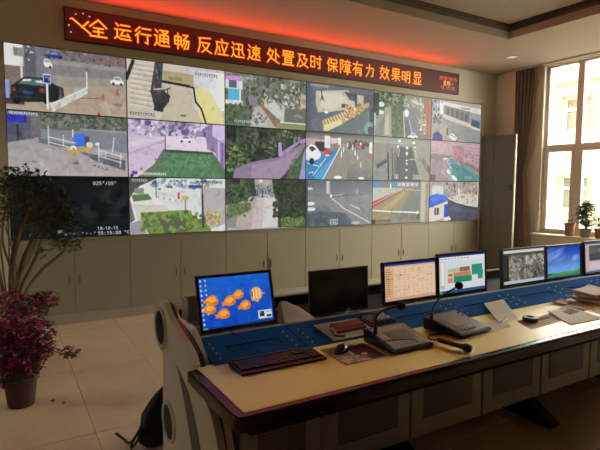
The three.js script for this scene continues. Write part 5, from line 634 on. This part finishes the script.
// ------------------------------------------------------------------ black bag slumped against the back of the console
{
  const t = thing('black_bag', 'black slumped bag with loose strap on the floor behind the end plate', 'bag', [0.70, 0, 3.10]); seedState = 33;
  const g = new THREE.SphereGeometry(1, 48, 32), p = g.attributes.position;
  for (let i = 0; i < p.count; i++) {
    const x = p.getX(i), y = p.getY(i), z = p.getZ(i), h = (y + 1) / 2, lean = h * h * 0.09, w = 0.145 * (1 - 0.72 * h), d = 0.085 * (1 - 0.45 * h), cr = 1 + 0.05 * Math.sin(9 * x + 5 * y) * Math.sin(7 * z + 4 * y) + 0.03 * Math.sin(17 * y + 6 * x);
    const k = h < 0.18 ? 0.82 + h : 1; p.setXYZ(i, x * w * cr * k * (1.15 + 0.25 * Math.max(0, 0.4 - h)) + lean * 0.6, Math.max(0.0005, (Math.sign(y) * Math.pow(Math.abs(y), 0.8) + 1) * 0.192 - 0.012), z * d * cr * k + lean * 0.3);
  }
  g.computeVertexNormals(); part('body', g, M(lin(0.008, 0.008, 0.009), 0.7, { bumpMap: plasterBump, bumpScale: 0.002 }), t);
  part('strap', tube([[-0.11, 0.12, 0.02], [-0.14, 0.06, -0.01], [-0.155, 0.016, -0.07], [-0.17, 0.0095, -0.15], [-0.2, 0.024, -0.21]], 0.0085, 30, 8).scale(1, 1, 1), M(lin(0.012, 0.011, 0.011), 0.7), t);
  part('strap', tube([[-0.1, 0.14, 0.03], [-0.15, 0.06, 0.02], [-0.15, 0.01, -0.01], [-0.12, 0.0095, -0.05], [-0.09, 0.05, -0.05]], 0.008, 30, 8), M(lin(0.012, 0.011, 0.011), 0.7), t);
  part('carry_loop', tube([[0.03, 0.352, 0.03], [0.045, 0.375, 0.03], [0.065, 0.375, 0.03], [0.08, 0.345, 0.03]], 0.007, 20, 8), M(lin(0.012, 0.011, 0.011), 0.7), t);
}
// ------------------------------------------------------------------ operator's chair, only its top reaching into the picture
{
  const t = thing('office_chair', 'dark office chair back at the bottom right corner', 'chair', [1.2, -0.0, 5.0], null, 0.0), cloth = M(lin(0.010, 0.009, 0.009), 0.6), gm = M(lin(0.22, 0.2, 0.17), 0.4), steel = M(lin(0.3, 0.3, 0.3), 0.3, { metalness: 0.9 });
  part('seat', new RoundedBoxGeometry(0.48, 0.08, 0.46, 4, 0.035).translate(0, 0.42, -0.02), cloth, t);
  const bk = new RoundedBoxGeometry(0.44, 0.5, 0.06, 6, 0.028); { const p = bk.attributes.position; for (let i = 0; i < p.count; i++) { const x = p.getX(i), y = p.getY(i); p.setXYZ(i, x * (1 - 0.12 * Math.pow(Math.max(0, y / 0.25), 2)), y - 0.035 * Math.pow(Math.abs(x) / 0.22, 2.5) * (y > 0 ? 1 : 0), p.getZ(i) - 0.05 * (1 - Math.pow(x / 0.22, 2)) + 0.1 * (y / 0.5 + 0.5)); } bk.computeVertexNormals(); }
  part('backrest', bk.translate(0, 0.677, 0.295), cloth, t);
  part('back_shell', new RoundedBoxGeometry(0.34, 0.3, 0.02, 3, 0.009).translate(0, 0.63, 0.39), gm, t);
  part('back_support', merge([bx(-0.03, 0.03, 0.365, 0.38, 0, 0.37, 0.005), bx(-0.03, 0.03, 0.38, 0.56, 0.355, 0.375, 0.005)]), steel, t);
  part('gas_column', new THREE.CylinderGeometry(0.025, 0.03, 0.28, 20).translate(0, 0.225, 0), steel, t);
  for (let k = 0; k < 5; k++) { const a = (k * 2 * Math.PI) / 5; part('base_arm', tube([[0, 0.1, 0], [0.14 * Math.cos(a), 0.095, 0.14 * Math.sin(a)], [0.29 * Math.cos(a), 0.07, 0.29 * Math.sin(a)]], 0.016, 10, 8), cloth, t); part('castor', new THREE.CylinderGeometry(0.027, 0.027, 0.04, 18).rotateZ(Math.PI / 2).rotateY(-a).translate(0.29 * Math.cos(a), 0.0272, 0.29 * Math.sin(a)), cloth, t); }
}
renderer.render(scene, camera);
